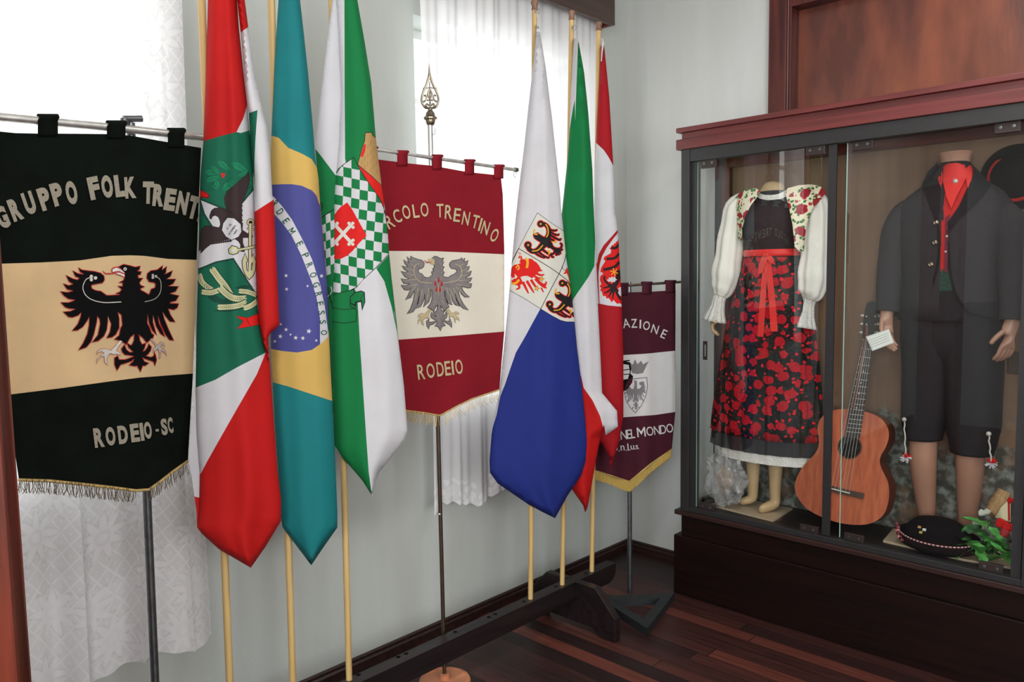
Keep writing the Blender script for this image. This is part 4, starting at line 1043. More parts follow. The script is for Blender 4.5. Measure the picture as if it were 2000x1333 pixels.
for x, y, r_ in ((585,740,13),(588,822,12),(800,742,14),(715,803,10),(553,1035,9),(585,1067,13),(612,1097,9),(550,1108,15),(517,1138,11),(643,1117,15),(687,1119,14),(723,1077,17),(768,1133,10)): reg.append((A5(star(x, y, r_, 0.2)), 3))
reg += [([(552,1031),(580,1068),(608,1105),(635,1065),(659,1031),(659,1016),(633,1052),(608,1090),(582,1056),(550,1017)], 4)]
s2.depth = D(out2f, 0.016, 0.045, ((1, 0.005, 2.0), (2.5, 0.003, 0.4)))
sheet('cloth_fold', out2f, reg, [K_teal, K_yellow, K_blue, K_white, cloth('teal_doubled_hem', (20, 108, 112), 0.1)], s2, t2, 8, back=lambda x, y: BK)
lettering('lettering', [(c, x, y, wd, h, d) for c, x, y, wd, h, d in (('R',519,302,26,46,-52),('D',549,352,26,46,-55),('E',585,408,22,44,-56),('M',619,470,30,44,-58),('E',668,546,22,42,-62),('P',703,617,24,42,-64),('R',727,675,24,42,-66),('O',750,735,28,42,-70),('G',768,795,28,42,-73),('R',782,852,24,42,-76),('E',791,909,22,40,-79),('S',800,964,22,40,-81),('S',808,1021,22,38,-84),('O',815,1085,28,38,-86))], s2, 0.0014, K_dkgreen_txt, t2, 0.008, A5, False)

# ---- flag 3: white and green with a chequered crest and tower
t3, s3, k3, d3 = flag(2, 'white and green flag with a chequered shield, cross and brick tower', (671, 900))
main3 = [(652,-95),(686,-95),(698,0),(712,80),(725,161),(734,268),(740,320),(745,358),(752,410),(757,450),(760,495),(765,545),(773,615),(780,680),(789,754),(796,842),(789,862),(765,893),(741,923),(733,943),(728,971),(724,965),(708,940),(692,921),(677,904),(657,882),(653,869),(650,781),(646,680),(647,600),(649,545),(652,400),(655,345),(661,280),(665,180),(660,60),(655,0)]
gr_r = [(672.6,-100),(700,-100),(705,0),(740,268),(760,400),(676,322),(674,310),(673,150)]
CK = T(3.9214, 640, 260)
chk = [(200,190),(120,245),(85,275),(58,325),(50,420),(45,640),(35,820),(35,1240),(100,1232),(180,1200),(220,1180),(260,1130),(320,1075),(375,1025),(470,920),(475,900),(460,760),(435,600),(405,520),(340,420),(280,340),(230,250)]
def lerp(a, b, t): return (a[0]+(b[0]-a[0])*t, a[1]+(b[1]-a[1])*t)
cells = []
for i in range(-2, 9):
    for j in range(-1, 17):
        if (i+j) % 2 == 0: continue
        f = lambda i, j: (55+i*63-j*1.5+6*math.sin(j*0.5), 172+j*74.5+i*13-max(0, i-3)*2)
        cells.append((CK([f(i, j), f(i+1, j), f(i+1, j+1), f(i, j+1)]), 1))
tower = [(290,0),(335,-2),(340,15),(375,45),(412,400),(340,330),(232,240),(262,130),(285,60)]
reg = [(gr_r, 2), ([(676,905),(653,870),(640,780),(640,535),(690,560),(697.5,575),(700,616),(702,655),(707,730),(715,850),(720,920),(727,975),(700,940)], 2), ([(745,515),(768,490),(764,580),(775,640),(779,665),(765,600),(752,555)], 2), ([(735,525),(762,495),(768,545),(776,620),(781,690),(771,614),(754,555)], 2)]
reg += [(CK(grow(chk, 5)), 3), (CK(chk), 2)]
def clip_poly(poly, clip):
    """keep the part of a convex cell inside the outline by shrinking to points inside (cells at the rim are cut by the rim's own edges)"""
    return poly
bri = []
for j in range(12):
    bri.append((CK(stroke([(225, 20+j*34), (420, 95+j*34)], 3)), 5))
    for i in range(5):
        x = 240+i*46+(j % 2)*23; y = 20+j*34+(x-225)*0.385
        bri.append((CK(stroke([(x, y), (x-4, y+33)], 3)), 5))
redst = [(232,245),(340,335),(412,405),(425,480),(432,570),(400,500),(340,415),(285,335)]
M3 = [K_white, K_white, K_green, K_ink, K_tan, cloth('brick_line_print', (140, 104, 62), 0.05), K_bright]
shield3 = [(150,532),(190,590),(240,680),(298,785),(240,845),(190,905),(150,940),(100,965),(30,968),(30,800),(45,640),(70,600),(100,565)]
cx_ = (118, 772)
cross = []
for sx in (-1, 1):
    for sy in (-1, 1):
        e = (cx_[0]+sx*58, cx_[1]+sy*64)
        cross.append((CK(stroke([cx_, e], 26)), 7))
        for q in ((0, 0), (sx*16, sy*16), (-sx*13, sy*16), (sx*18, -sy*14)): cross.append((CK(disc(e[0]+q[0], e[1]+q[1], 13, 10)), 7))
M3.append(K_offwhite)
# the chequer is cut to its outline by testing each cell against it
def cut_cells(cells, outline):
    out = []
    for poly, mi in cells:
        ins = [inside(p, outline) for p in poly]
        if all(ins): out.append((poly, mi))
        elif any(ins):
            q = []
            for a in range(4):
                p0, p1 = poly[a], poly[(a+1) % 4]; i0, i1 = ins[a], ins[(a+1) % 4]
                if i0: q.append(p0)
                if i0 != i1:
                    lo, hi = (0.0, 1.0)
                    for _ in range(14):
                        m_ = (lo+hi)/2
                        if inside(lerp(p0, p1, m_), outline) == i0: lo = m_
                        else: hi = m_
                    q.append(lerp(p0, p1, (lo+hi)/2))
            if len(q) > 2: out.append((q, mi))
    return out
reg += cut_cells(cells, CK(chk))
reg += [(CK(grow(redst, 4)), 3), (CK(redst), 6), (CK(grow(tower, 5)), 3), (CK(tower), 4)]
bricks = []
for poly, mi in bri:
    if all(inside(p, CK(grow(tower, 1))) for p in poly): bricks.append((poly, mi))
reg += bricks
reg += [(CK([(250,180),(265,130),(280,85),(294,90),(285,140),(268,185)]), 6), (CK(shield3), 6)]+cross
scr = A5([(845,858),(1000,820),(1000,858),(975,880),(975,920),(1015,950),(1010,1020),(940,1030),(870,1022),(845,1000)])
reg += [(scr, 3), (grow(scr, -1.4), 2), (A5([(970,870),(1000,840),(1040,830),(1062,840),(1065,900),(1045,955),(1038,900),(1010,905),(1010,930),(975,910)]), 3), (A5([(975,872),(1003,845),(1040,835),(1057,845),(1060,900),(1048,935),(1044,890),(1005,898),(1000,915),(978,905)]), 2), (A5(stroke([(860,935),(940,945),(1010,935)], 4)), 3), (A5(stroke([(1036,890),(1045,865),(1060,850)], 3)), 3)]
s3.depth = D(main3, 0.018, 0.048, ((1.2, 0.006, 1.4), (2.6, 0.003, 0.2)))
sheet('cloth_fold', main3, reg, M3, s3, t3, 7, back=lambda x, y: BK)
bkf = [(651,-90),(668,-90),(672,0),(672,300),(668,420),(664,560),(664,790),(655,850),(650,800),(645,690),(641,622),(639,558),(632,470),(628,432),(624,380),(621,345),(615,284),(625,193),(641,64),(649,0)]
reg = [([(610,284),(625,302),(655,342),(690,345),(690,900),(630,900),(600,420)], 1), ([(628,429),(640,418),(652,410),(680,410),(680,540),(640,541),(632,470)], 1)]
for j in range(7):
    for i in range(3):
        if (i+j) % 2: reg.append(([(627+i*9, 424+j*17-i*4), (636+i*9, 420+j*17-i*4), (637+i*9, 437+j*17-i*4), (628+i*9, 441+j*17-i*4)], 0))
reg += [(stroke([(622,432),(630,424),(652,409)], 1.6), 2), (stroke([(625,415),(630,405),(628,396),(624,402)], 1.6), 2), (stroke([(636,565),(648,590),(656,596)], 1.6), 2), (stroke([(640,580),(648,570),(646,560)], 1.5), 0), (stroke([(640,560),(650,605)], 1.6), 2)]
b3s = Surf(s3.P+s3.n*0.004, s3.n, D(bkf, 0.014, 0.012, ((1, 0.002, 0),)))
sheet('cloth_fold', bkf, reg, [K_white, K_green, K_ink], b3s, t3, 7, thick=0.0012)

# ---- flag 4: white and blue with quartered eagles
t4, s4, k4, d4 = flag(3, 'white over royal blue flag with a quartered shield of black and red eagles', (1044, 40), (0.87, -0.49, 0))
F4 = T(4.4425, 940, 380)
out4 = [(1048.7,47),(1051,47),(1055,63),(1066,132),(1078,227),(1094,378),(1096,409),(1102,465),(1106,506),(1112,542),(1120,605),(1127,679),(1136,750),(1143,820),(1146,860),(1144,900),(1135,929),(1109,968),(1097,990),(1084,1013),(1058,1000),(1032,986),(1000,964),(972,945),(957,924),(956,900),(960,850),(966,810),(975,770),(984,679),(990,620),(996,555),(1005,447),(1012,380),(1023,290),(1034,189),(1044,104)]
U4 = T(3.029, 940, 580)
blue4 = U4([(350,70),(260,235),(205,330),(170,430),(140,520),(112,590),(90,700),(30,900),(30,1130),(450,1340),(660,1000),(660,600),(550,145),(500,145),(440,118)])
reg = [(blue4, 1)]
shl4 = [(488,163),(600,245),(718,322),(735,420),(735,520),(715,590),(700,640),(765,700),(900,800),(900,1105),(800,1105),(740,1104),(690,1092),(620,1055),(517,992),(380,905),(245,830),(250,780),(262,610),(285,545),(325,470),(400,325)]
reg += [(F4(grow(shl4, 4)), 2), (F4(shl4), 3)]
for p in ([(325,470),(450,545),(580,625),(675,690),(800,790)], [(675,690),(600,830),(517,992)], [(735,520),(718,590),(675,690)], [(325,470),(290,540),(255,610)]): reg.append((F4(stroke(p, 6)), 2))
def curly(ox, oy, ink, rim, yel):
    out = []
    S = [([(515,258),(555,262),(583,300),(585,355),(560,405)], [40,30,34,44,60]), ([(405,442),(415,475),(450,495),(495,480),(545,430)], [44,36,36,44,60]),
         ([(470,335),(482,362),(515,385),(555,408)], [36,52,52,60]), ([(540,395),(575,420),(605,455)], [72,66,40]), ([(600,445),(630,470),(662,482)], [30,24,34]),
         ([(575,285),(610,312),(650,312),(652,300)], [14,14,12,8]), ([(590,315),(630,345),(668,352),(668,338)], [14,14,12,8]), ([(590,345),(635,375),(680,395),(690,378)], [18,16,14,8]), ([(575,375),(625,400),(640,410)], [16,14,6]),
         ([(450,490),(490,525),(545,548),(552,535)], [16,14,12,8]), ([(490,490),(530,525),(580,550),(588,535)], [16,14,12,8]), ([(520,470),(560,500),(600,525),(605,505)], [18,16,14,8]),
         ([(655,480),(690,465),(698,435),(680,422)], [16,14,12,10]), ([(660,482),(690,485),(705,470)], [14,14,12]), ([(660,484),(685,505),(695,505)], [14,16,14]), ([(655,486),(670,520),(672,530)], [16,16,12]), ([(650,484),(652,520),(650,535)], [16,14,10]), ([(645,480),(630,510),(615,520),(612,540),(635,545)], [18,14,12,12,8])]
    sh = lambda pts: [(x+ox, y+oy) for x, y in pts]
    for p, w_ in S: out.append((F4(sh(stroke(p, [v+13 for v in w_]))), rim))
    for c in ((515,256,34),(405,440,36)): out.append((F4(sh(disc(*c))), rim))
    for p, w_ in S: out.append((F4(sh(stroke(p, w_))), ink))
    for c in ((515,256,27),(405,440,29)): out.append((F4(sh(disc(*c))), ink))
    for p, w_ in (([(558,258),(577,290),(580,340),(565,372)], 10), ([(440,492),(490,485),(535,440)], 10), ([(465,305),(455,325),(465,345),(490,345)], 13), ([(612,415),(640,410),(655,418)], 12), ([(630,405),(640,425)], 9), ([(575,480),(590,500),(585,522)], 12), ([(570,495),(600,490)], 9)): out.append((F4(sh(stroke(p, w_))), yel))
    for x, y in ((515,256),(407,440)): out.append((F4(sh(star(x, y, 14))), yel))
    return out
reg += curly(0, 0, 2, 4, 5)
red = [([(300,700),(350,660),(420,640),(480,690)], [70,110,150,110]), ([(340,600),(380,590),(410,640)], [50,60,70]), ([(275,740),(300,760),(350,740)], [40,60,80]), ([(410,560),(450,570)], [12,10]), ([(400,590),(460,610),(498,615)], [26,20,10]), ([(430,630),(490,660),(530,660)], [26,20,10]), ([(450,670),(510,700),(548,695)], [26,20,10]), ([(460,710),(510,735)], [24,12]),
       ([(320,770),(330,810),(300,825)], [26,20,10]), ([(360,760),(390,820),(410,860)], [26,20,10]), ([(395,750),(430,810),(458,855)], [26,20,10]), ([(430,740),(470,800),(485,830)], [24,18,10]), ([(470,730),(520,780),(560,800)], [30,30,40]), ([(530,790),(565,770),(555,755)], [18,14,8]), ([(540,800),(570,815)], [16,10]), ([(520,810),(540,850)], [16,10]), ([(325,555),(340,520),(325,505),(345,540),(350,590)], [14,12,8,14,20]), ([(285,720),(270,690),(290,640),(330,625)], [26,40,50,40]), ([(330,600),(345,640),(350,625)], [12,12,8])]
for p, w_ in red: reg.append((F4(stroke(p, w_)), 4))
for p, w_ in (([(380,555),(402,580),(395,640)], 22), ([(262,775),(300,770),(330,740)], 20), ([(300,640),(318,615),(328,640),(312,655)], 12)): reg.append((F4(stroke(p, w_)), 5))
for x, y in ((522,733), (482,815)): reg += [(F4(star(x, y, 30, 0.3)), 2), (F4(star(x, y, 24, 0.3)), 5)]
reg += curly(188, 515, 2, 4, 5)
reg += [(F4(stroke([(745,640),(735,675),(715,690)], [16,18,8])), 4), (F4(stroke([(740,660),(770,700),(790,740)], [20,40,60])), 4)]
reg += [([(957,924),(972,945),(1000,964),(1032,986),(1058,1000),(1084,1013),(1109,968),(1135,929),(1145,895),(1139,893),(1129,923),(1104,960),(1081,1002),(1060,991),(1034,977),(1003,956),(976,938),(957,912)], 6)]
s4.depth = D(out4, 0.02, 0.045, ((1.5, 0.006, 0.3), (3, 0.003, 1.0)))
sheet('cloth_fold', out4, reg, [K_white, K_royal, K_ink, K_offwhite, K_bright, K_orange, cloth('royal_blue_doubled_hem', (26, 40, 116), 0.1)], s4, t4, 7, back=lambda x, y: BK)
hang(t4, (1049, 22), (1050, 52), s4)

# ---- flag 5: green, white and red
t5, s5, k5, d5 = flag(4, 'green, white and red flag hanging between the quartered-eagle flag and the red wreath flag', (1116, 60))
m5 = [(1121,76),(1126,72),(1130.5,83.5),(1141,142),(1149,220),(1157,331),(1160,419),(1162,459),(1164,500),(1167,583),(1172,679),(1176,768),(1190,785),(1205,803),(1207,834),(1183,851),(1180,830),(1176,840),(1170,870),(1164,900),(1148,991),(1143,1002),(1139,988),(1118,958),(1110,940),(1106,860),(1104,760),(1100,600),(1097,419),(1108,315),(1112,252),(1114,201),(1118,120)]
white5h = [(1113,205),(1117,120),(1120,70),(1128,72),(1128,95),(1126,140),(1125,189),(1123,230),(1122.5,250)]
green5 = [(1132,70),(1129,85),(1126.5,150),(1123.5,235),(1122.7,189),(1112.6,252),(1108,315),(1095,419),(1095,600),(1115,600),(1120,584),(1149,542),(1161,520),(1163,459),(1165,300),(1145,120)]
red5 = [(1090,700),(1135,735),(1140,758),(1157,782),(1172,813),(1178,835),(1174,870),(1168,905),(1150,1010),(1090,1000)]
reg = [(green5, 1), (red5, 2), ([(1120,70),(1129,72),(1129,84),(1126.5,150),(1124,188),(1121.5,200),(1113,240),(1110,200)], 0)]
s5.depth = D(m5, 0.018, 0.045, ((1.5, 0.007, 0.9), (3, 0.003, 0.1)))
sheet('cloth_fold', m5, reg, [K_white, K_green, K_red], s5, t5, 7, back=lambda x, y: BK)
hang(t5, (1121, 54), (1125, 78), s5)

# ---- flag 6: red and white with a wreathed eagle
t6, s6, k6, d6 = flag(5, 'red and white flag with a red-bordered dark eagle, nearest the corner', (1169, 76))
m6 = [(1173,92),(1178,84),(1180,88),(1190,189),(1198,324),(1201,419),(1203,425),(1208,465),(1213.5,573),(1217,679),(1217.6,692),(1217.6,813),(1210,861),(1197,903),(1192,920),(1191,895),(1178,870),(1166,861),(1160,800),(1158,679),(1158,540),(1160,400),(1164,279),(1168,189),(1172,120)]
red6 = [(1172,80),(1184,80),(1210,330),(1198,324),(1188,306),(1179,293),(1164,279),(1158,275)]
redl = [(1150,590),(1167,592.7),(1188,597),(1214,599.5),(1225,600),(1225,930),(1150,930)]
F6 = T(6.665, 1000, 420)
ring = [(1378,190),(1290,290),(1190,400),(1130,510),(1108,620),(1098,640),(1104,760),(1112,900),(1128,1150),(1140,1155),(1128,900),(1126,760),(1142,640),(1172,540),(1232,430),(1310,322),(1385,225)]
eg6 = [(1440,250),(1385,310),(1372,350),(1360,340),(1345,375),(1330,365),(1322,395),(1300,390),(1290,420),(1265,432),(1290,460),(1285,500),(1262,512),(1230,530),(1200,548),(1190,580),(1215,600),(1190,640),(1160,690),(1150,740),(1190,762),(1150,800),(1145,850),(1165,900),(1138,930),(1160,950),(1150,985),(1170,1000),(1185,1060),(1215,1055),(1230,1090),(1260,1085),(1300,1140),(1320,1110),(1370,1160),(1400,1150),(1440,1175)]
reg = [(red6, 1), (redl, 1), (F6(ring), 2), (F6(eg6), 3)]
for p, w_ in (([(1395,380),(1350,430),(1290,428)], 34), ([(1395,500),(1340,560),(1230,575)], 34), ([(1400,610),(1330,680),(1190,715)], 38), ([(1400,720),(1370,860),(1320,935)], [70,60,70]), ([(1320,930),(1260,935),(1185,955)], [40,30,14]), ([(1320,935),(1260,990),(1200,1020)], [40,26,12]), ([(1320,940),(1290,1010),(1258,1070)], [40,26,12]), ([(1330,940),(1320,1020),(1310,1100)], [40,26,12]), ([(1340,940),(1390,1060),(1420,1110)], [40,40,20]), ([(1320,930),(1240,890),(1200,830),(1215,800)], [40,30,24,30])): reg.append((F6(stroke(p, w_)), 4))
wh = [(1232,845),(1262,838),(1258,815),(1285,820),(1300,800),(1315,815),(1340,805),(1348,830),(1370,845),(1345,858),(1340,878),(1318,868),(1300,885),(1285,865),(1260,872)]
reg += [(F6(wh), 0), (F6([(1405,940),(1380,960),(1395,985),(1380,1010),(1400,1050),(1430,1060),(1430,940)]), 0)]
for a in range(6):
    an = a*math.pi/3+0.3; reg.append((F6(stroke([(1330,745),(1330+52*math.cos(an),745+52*math.sin(an))], [10,14])), 5))
s6.depth = D(m6, 0.018, 0.03, ((1, 0.004, 0.9),))
sheet('cloth_fold', m6, reg, [K_white, cloth('crimson_flag_cloth', (176, 20, 32), 0.2), cloth('crimson_border_print', (170, 18, 26), 0.05), K_bright, cloth('dark_eagle_print', (40, 18, 22), 0), K_orange], s6, t6, 6, back=lambda x, y: BK)
mb = MB(); mb.tube([s6(1176, 76, 0.018), s6(1178, 84, 0.022), s6(1176, 100, 0.020), s6(1174.5, 120, 0.020)], [0.004, 0.005, 0.003, 0.002], 8); mb.build('cord', K_white, t6)
# ---------------------------------------------------------------- glass-fronted showcase against the back wall
CX0, CX1 = 0.541, 1.928
M_caseback = mat('brown_back_board', (134, 108, 88), 0.55, scale=2.4, rgb2=(112, 88, 70), stretch=(5, 5, 0.8), bump=0.05, bscale=60)
def mould_mat():
    """back board with grey-white mould blooms on its lower part"""
    m, t, p = new_mat('mould_stained_back_board'); N, L = t.nodes, t.links
    co = N.new('ShaderNodeTexCoord'); sp = N.new('ShaderNodeSeparateXYZ'); L.new(co.outputs['Object'], sp.inputs[0])
    n1 = N.new('ShaderNodeTexNoise'); n1.inputs['Scale'].default_value = 9; n1.inputs['Detail'].default_value = 7; L.new(co.outputs['Object'], n1.inputs['Vector'])
    n2 = N.new('ShaderNodeTexNoise'); n2.inputs['Scale'].default_value = 26; n2.inputs['Detail'].default_value = 6; L.new(co.outputs['Object'], n2.inputs['Vector'])
    mp = N.new('ShaderNodeMapping'); mp.inputs['Scale'].default_value = (30, 30, 1.6); L.new(co.outputs['Object'], mp.inputs[0])
    n3 = N.new('ShaderNodeTexNoise'); n3.inputs['Scale'].default_value = 1.0; n3.inputs['Detail'].default_value = 5; L.new(mp.outputs[0], n3.inputs['Vector'])
    mr = N.new('ShaderNodeMapRange'); mr.inputs[1].default_value = 0.75; mr.inputs[2].default_value = 1.08; mr.inputs[3].default_value = 0.24; mr.inputs[4].default_value = -0.22; L.new(sp.outputs['Z'], mr.inputs[0])
    a = N.new('ShaderNodeMath'); a.operation = 'ADD'; L.new(n1.outputs['Fac'], a.inputs[0]); L.new(mr.outputs[0], a.inputs[1])
    r = N.new('ShaderNodeMapRange'); r.inputs[1].default_value = 0.52; r.inputs[2].default_value = 0.66; L.new(a.outputs[0], r.inputs[0])
    g = N.new('ShaderNodeValToRGB'); g.color_ramp.elements[0].color = (*lin((74, 74, 66)), 1); g.color_ramp.elements[1].color = (*lin((136, 140, 134)), 1)
    g.color_ramp.elements[0].position = 0.45; g.color_ramp.elements[1].position = 0.62; L.new(n2.outputs['Fac'], g.inputs[0])
    b = N.new('ShaderNodeValToRGB'); b.color_ramp.elements[0].color = (*lin((108, 82, 64)), 1); b.color_ramp.elements[1].color = (*lin((138, 112, 92)), 1); L.new(n3.outputs['Fac'], b.inputs[0])
    mx = N.new('ShaderNodeMix'); mx.data_type = 'RGBA'; L.new(r.outputs[0], mx.inputs[0]); L.new(b.outputs[0], mx.inputs[6]); L.new(g.outputs[0], mx.inputs[7]); L.new(mx.outputs[2], p.inputs['Base Color'])
    p.inputs['Roughness'].default_value = 0.6; p.inputs['Specular IOR Level'].default_value = 0.2
    return m
M_doorglass = thin_glass('showcase_glass', (0.985, 0.995, 0.99), 0.0, 0.004)
M_glassedge = mat('green_glass_edge', (150, 196, 184), 0.15, spec=0.8)
M_cornice = wood('red_cornice_wood', (84, 34, 33), (108, 46, 44), 0.42, 'x')

case = thing('showcase', 'tall dark wooden showcase with sliding glass doors against the back wall', 'showcase', (1.22, -0.176, 0))
MB().box((0.511, -0.352, 0), (1.968, -0.001, 0.28)).build('base', M_base, case, False, 0.003)
MB().box((CX0, -0.335, 0.28), (CX1, -0.001, 0.378)).build('plinth', M_base, case, False, 0.002)
MB().box((0.513, -0.352, 0.378), (1.966, -0.001, 0.400)).build('moulding', M_darkwood, case, False, 0.003)
MB().box((CX0+0.02, -0.30, 0.400), (CX1-0.02, -0.02, 0.418)).build('floor_board', mat('dark_case_floor', (30, 22, 20), 0.5, var=0.3, scale=12), case, False)
for x in (CX0, CX1-0.042):
    MB().box((x, -0.345, 0.40), (x+0.042, -0.30, 2.045)).build('post', M_black, case, False, 0.002)
    MB().box((x, -0.045, 0.40), (x+0.042, -0.001, 2.045)).build('post', M_black, case, False, 0.002)
for x0 in (CX0+0.042, CX1-0.042-0.034):
    mb = MB()
    for k in range(3): mb.box((x0, -0.330+k*0.011, 0.42), (x0+0.030-(k == 1)*0.01, -0.322+k*0.011, 1.99))
    mb.build('glass_channel', M_black, case, False)
MB().box((CX0+0.042, -0.342, 1.988), (CX1-0.042, -0.30, 2.045)).build('top_rail', M_black, case, False, 0.002)
MB().box((CX0+0.042, -0.342, 0.400), (CX1-0.042, -0.30, 0.424)).build('bottom_rail', M_black, case, False, 0.002)
for x in (CX0, CX1-0.042):
    MB().box((x, -0.30, 2.0), (x+0.042, -0.045, 2.045)).build('side_rail', M_black, case, False)
    MB().box((x, -0.30, 0.400), (x+0.042, -0.045, 0.418)).build('side_rail', M_black, case, False)
for x in (CX0+0.018, CX1-0.024): MB().box((x, -0.30, 0.418), (x+0.005, -0.045, 2.0)).build('side_glass', M_doorglass, case, False)
MB().box((CX0+0.042, -0.022, 0.418), (CX1-0.042, -0.008, 2.045)).build('back_board', mould_mat(), case, False)
MB().box((CX0+0.042, -0.055, 0.418), (0.622, -0.022, 2.03)).build('inner_batten', M_redwood_z, case, False)
MB().box((0.622, -0.055, 1.985), (1.89, -0.022, 2.03)).build('inner_batten', M_redwood, case, False)
mb = MB(); mb.box((0.518, -0.352, 2.045), (1.968, -0.001, 2.090)); mb.box((0.538, -0.336, 2.090), (1.950, -0.001, 2.120)); mb.box((0.518, -0.352, 2.120), (1.968, -0.001, 2.141))
mb.build('cornice', M_cornice, case, False, 0.002)
M_clip = mat('dark_bronze_clip', (58, 48, 46), 0.4, 0.4)
def glass_door(x0, x1, y, label, seal=False):
    g = MB().box((x0, y, 0.426), (x1, y+0.004, 1.987)).build('glass_door', M_doorglass, case, False, label=label)
    for xe in (x0, x1): MB().box((xe-0.0012, y-0.0006, 0.426), (xe+0.0012, y+0.0046, 1.987)).build('polished_edge', M_glassedge, g, False)
    if seal: MB().box((x1-0.030, y-0.003, 0.426), (x1+0.002, y+0.006, 1.987)).build('edge_seal', M_black, g, False)
    for xa in (x0+0.02, x1-(0.12 if seal else 0.10)):
        for za, zb in ((1.954, 1.994), (0.424, 0.452)):
            mb = MB(); mb.box((xa, y-0.007, za), (xa+0.075, y+0.010, zb))
            cl = mb.build('clip', M_clip, g, False, 0.0015)
            for u in (0.018, 0.057):
                sb = MB(); sb.lathe([(0.0065, 0), (0.006, 0.0025), (0.002, 0.003)], (xa+u, y-0.007, (za+zb)/2), 12, Matrix.Rotation(math.radians(90), 3, 'X'))
                sb.build('screw', M_steel, cl)
    return g
gl = glass_door(0.612, 1.222, -0.326, 'left sliding glass door, with a dark finger pull', True)
gr = glass_door(1.258, 1.852, -0.314, 'right sliding glass door')
mb = MB(); x0, x1, z0, z1 = 0.646, 0.666, 1.108, 1.192
for a, b in (((x0, z0), (x1, z0+0.016)), ((x0, z1-0.016), (x1, z1)), ((x0, z0+0.016), (x0+0.006, z1-0.016)), ((x1-0.006, z0+0.016), (x1, z1-0.016))): mb.box((a[0], -0.3295, a[1]), (b[0], -0.326, b[1]))
mb.build('finger_pull', M_clip, gl, False)

# ---------------------------------------------------------------- in the showcase
FL = 0.418                                                  # its floor
M_skin = mat('cream_mannequin_plastic', (190, 162, 122), 0.4, var=0.06, scale=6)
M_skin2 = mat('tan_mannequin_plastic', (166, 124, 104), 0.4, var=0.06, scale=6)
M_tile = mat('beige_board', (178, 160, 134), 0.6, var=0.08, scale=14)
def board(name, pts, label):
    q = [on_z(*p, FL+0.008) for p in pts]
    mb = MB(); mb.prism([(v.x, v.y) for v in q], lambda x, y: Vector((x, min(max(y, -0.292), -0.06), FL)), lambda x, y: Vector((x, min(max(y, -0.292), -0.06), FL+0.008)))
    return solo(name, mb, M_tile, label, 'board', (sum(v.x for v in q)/len(q), -0.18, FL), smooth=False)
board('stand_board', [(1384,985),(1510,1017),(1563,985),(1470,968)], 'beige board under the dressed female mannequin')
board('stand_board', [(1725,1056),(1880,1092),(1985,1110),(1990,1060),(1762,1020)], 'beige board under the black hat and the suited mannequin')

def yp(px, py, y=-0.18):
    v = on_y(px, py, y); return v
def ell(cx, cy, z, rx, ry, n=64, ripple=0.0, k=16, ph=0.0, a0=0.0, a1=2*math.pi, close=True):
    out = []
    for i in range(n if close else n+1):
        a = a0+(a1-a0)*i/n
        q = 1+ripple*(math.sin(k*a+ph)+0.4*math.sin(2.3*k*a+1.1+ph*2))
        out.append(Vector((cx+rx*q*math.cos(a), cy+ry*q*math.sin(a), z)))
    return out
def skin_body(name, verts, edges, radii, m, parent, root=0, levels=2):
    """one continuous body grown round a skeleton"""
    off = origin(parent)
    me = bpy.data.meshes.new(name); me.from_pydata([Vector(v)-off for v in verts], edges, [])
    o = link(name, me, parent)
    o.modifiers.new('skin', 'SKIN'); sd = o.modifiers.new('sub', 'SUBSURF'); sd.levels = levels; sd.render_levels = levels
    for i, r in enumerate(radii):
        d = me.skin_vertices[0].data[i]; d.radius = (r, r) if not hasattr(r, '__len__') else r; d.use_root = i == root
    o.modifiers['skin'].use_smooth_shade = True
    dg = bpy.context.evaluated_depsgraph_get(); dg.update()
    nm = bpy.data.meshes.new_from_object(o.evaluated_get(dg)); o.modifiers.clear(); o.data = nm; nm.materials.clear(); nm.materials.append(m)
    for p in nm.polygons: p.use_smooth = True
    return o

def chain(V, E, R, start, pts, rad):
    """append a limb to a skeleton"""
    p = start
    for q, r in zip(pts, rad):
        V.append(Vector(q)); R.append(r); E.append((p, len(V)-1)); p = len(V)-1
    return p
def hand(V, E, R, wrist, d, side, fwd, s=1.0, curl=0.35):
    """palm, four bent fingers and a thumb; d points down the hand, side across the palm towards the thumb, fwd the way it curls"""
    d, side, fwd = Vector(d).normalized(), Vector(side).normalized(), Vector(fwd).normalized()
    W = V[wrist]
    V.append(W+d*0.035*s); R.append((0.021*s, 0.014*s)); E.append((wrist, len(V)-1)); p1 = len(V)-1
    V.append(W+d*0.075*s); R.append((0.026*s, 0.012*s)); E.append((p1, len(V)-1)); p2 = len(V)-1
    for k, ln in ((1.4, 0.066), (0.5, 0.076), (-0.45, 0.070), (-1.35, 0.054)):
        b = W+d*0.088*s+side*0.0145*k*s
        V.append(b); R.append(0.0085*s); E.append((p2, len(V)-1)); q = len(V)-1
        v = b
        for j, f in enumerate((0.42, 0.33, 0.25)):
            a = curl*(j+0.6); v = v+(d*math.cos(a)+fwd*math.sin(a)).normalized()*ln*f*s
            V.append(v); R.append((0.0082, 0.0075, 0.006)[j]*s); E.append((q, len(V)-1)); q = len(V)-1
    b = W+d*0.030*s+side*0.026*s
    V.append(b); R.append(0.0105*s); E.append((p1, len(V)-1)); q = len(V)-1
    for j, (f, r) in enumerate(((0.034, 0.0095), (0.026, 0.008))):
        b = b+(d*0.85+side*(0.55-0.3*j)+fwd*0.35).normalized()*f*s
        V.append(b); R.append(r*s); E.append((q, len(V)-1)); q = len(V)-1

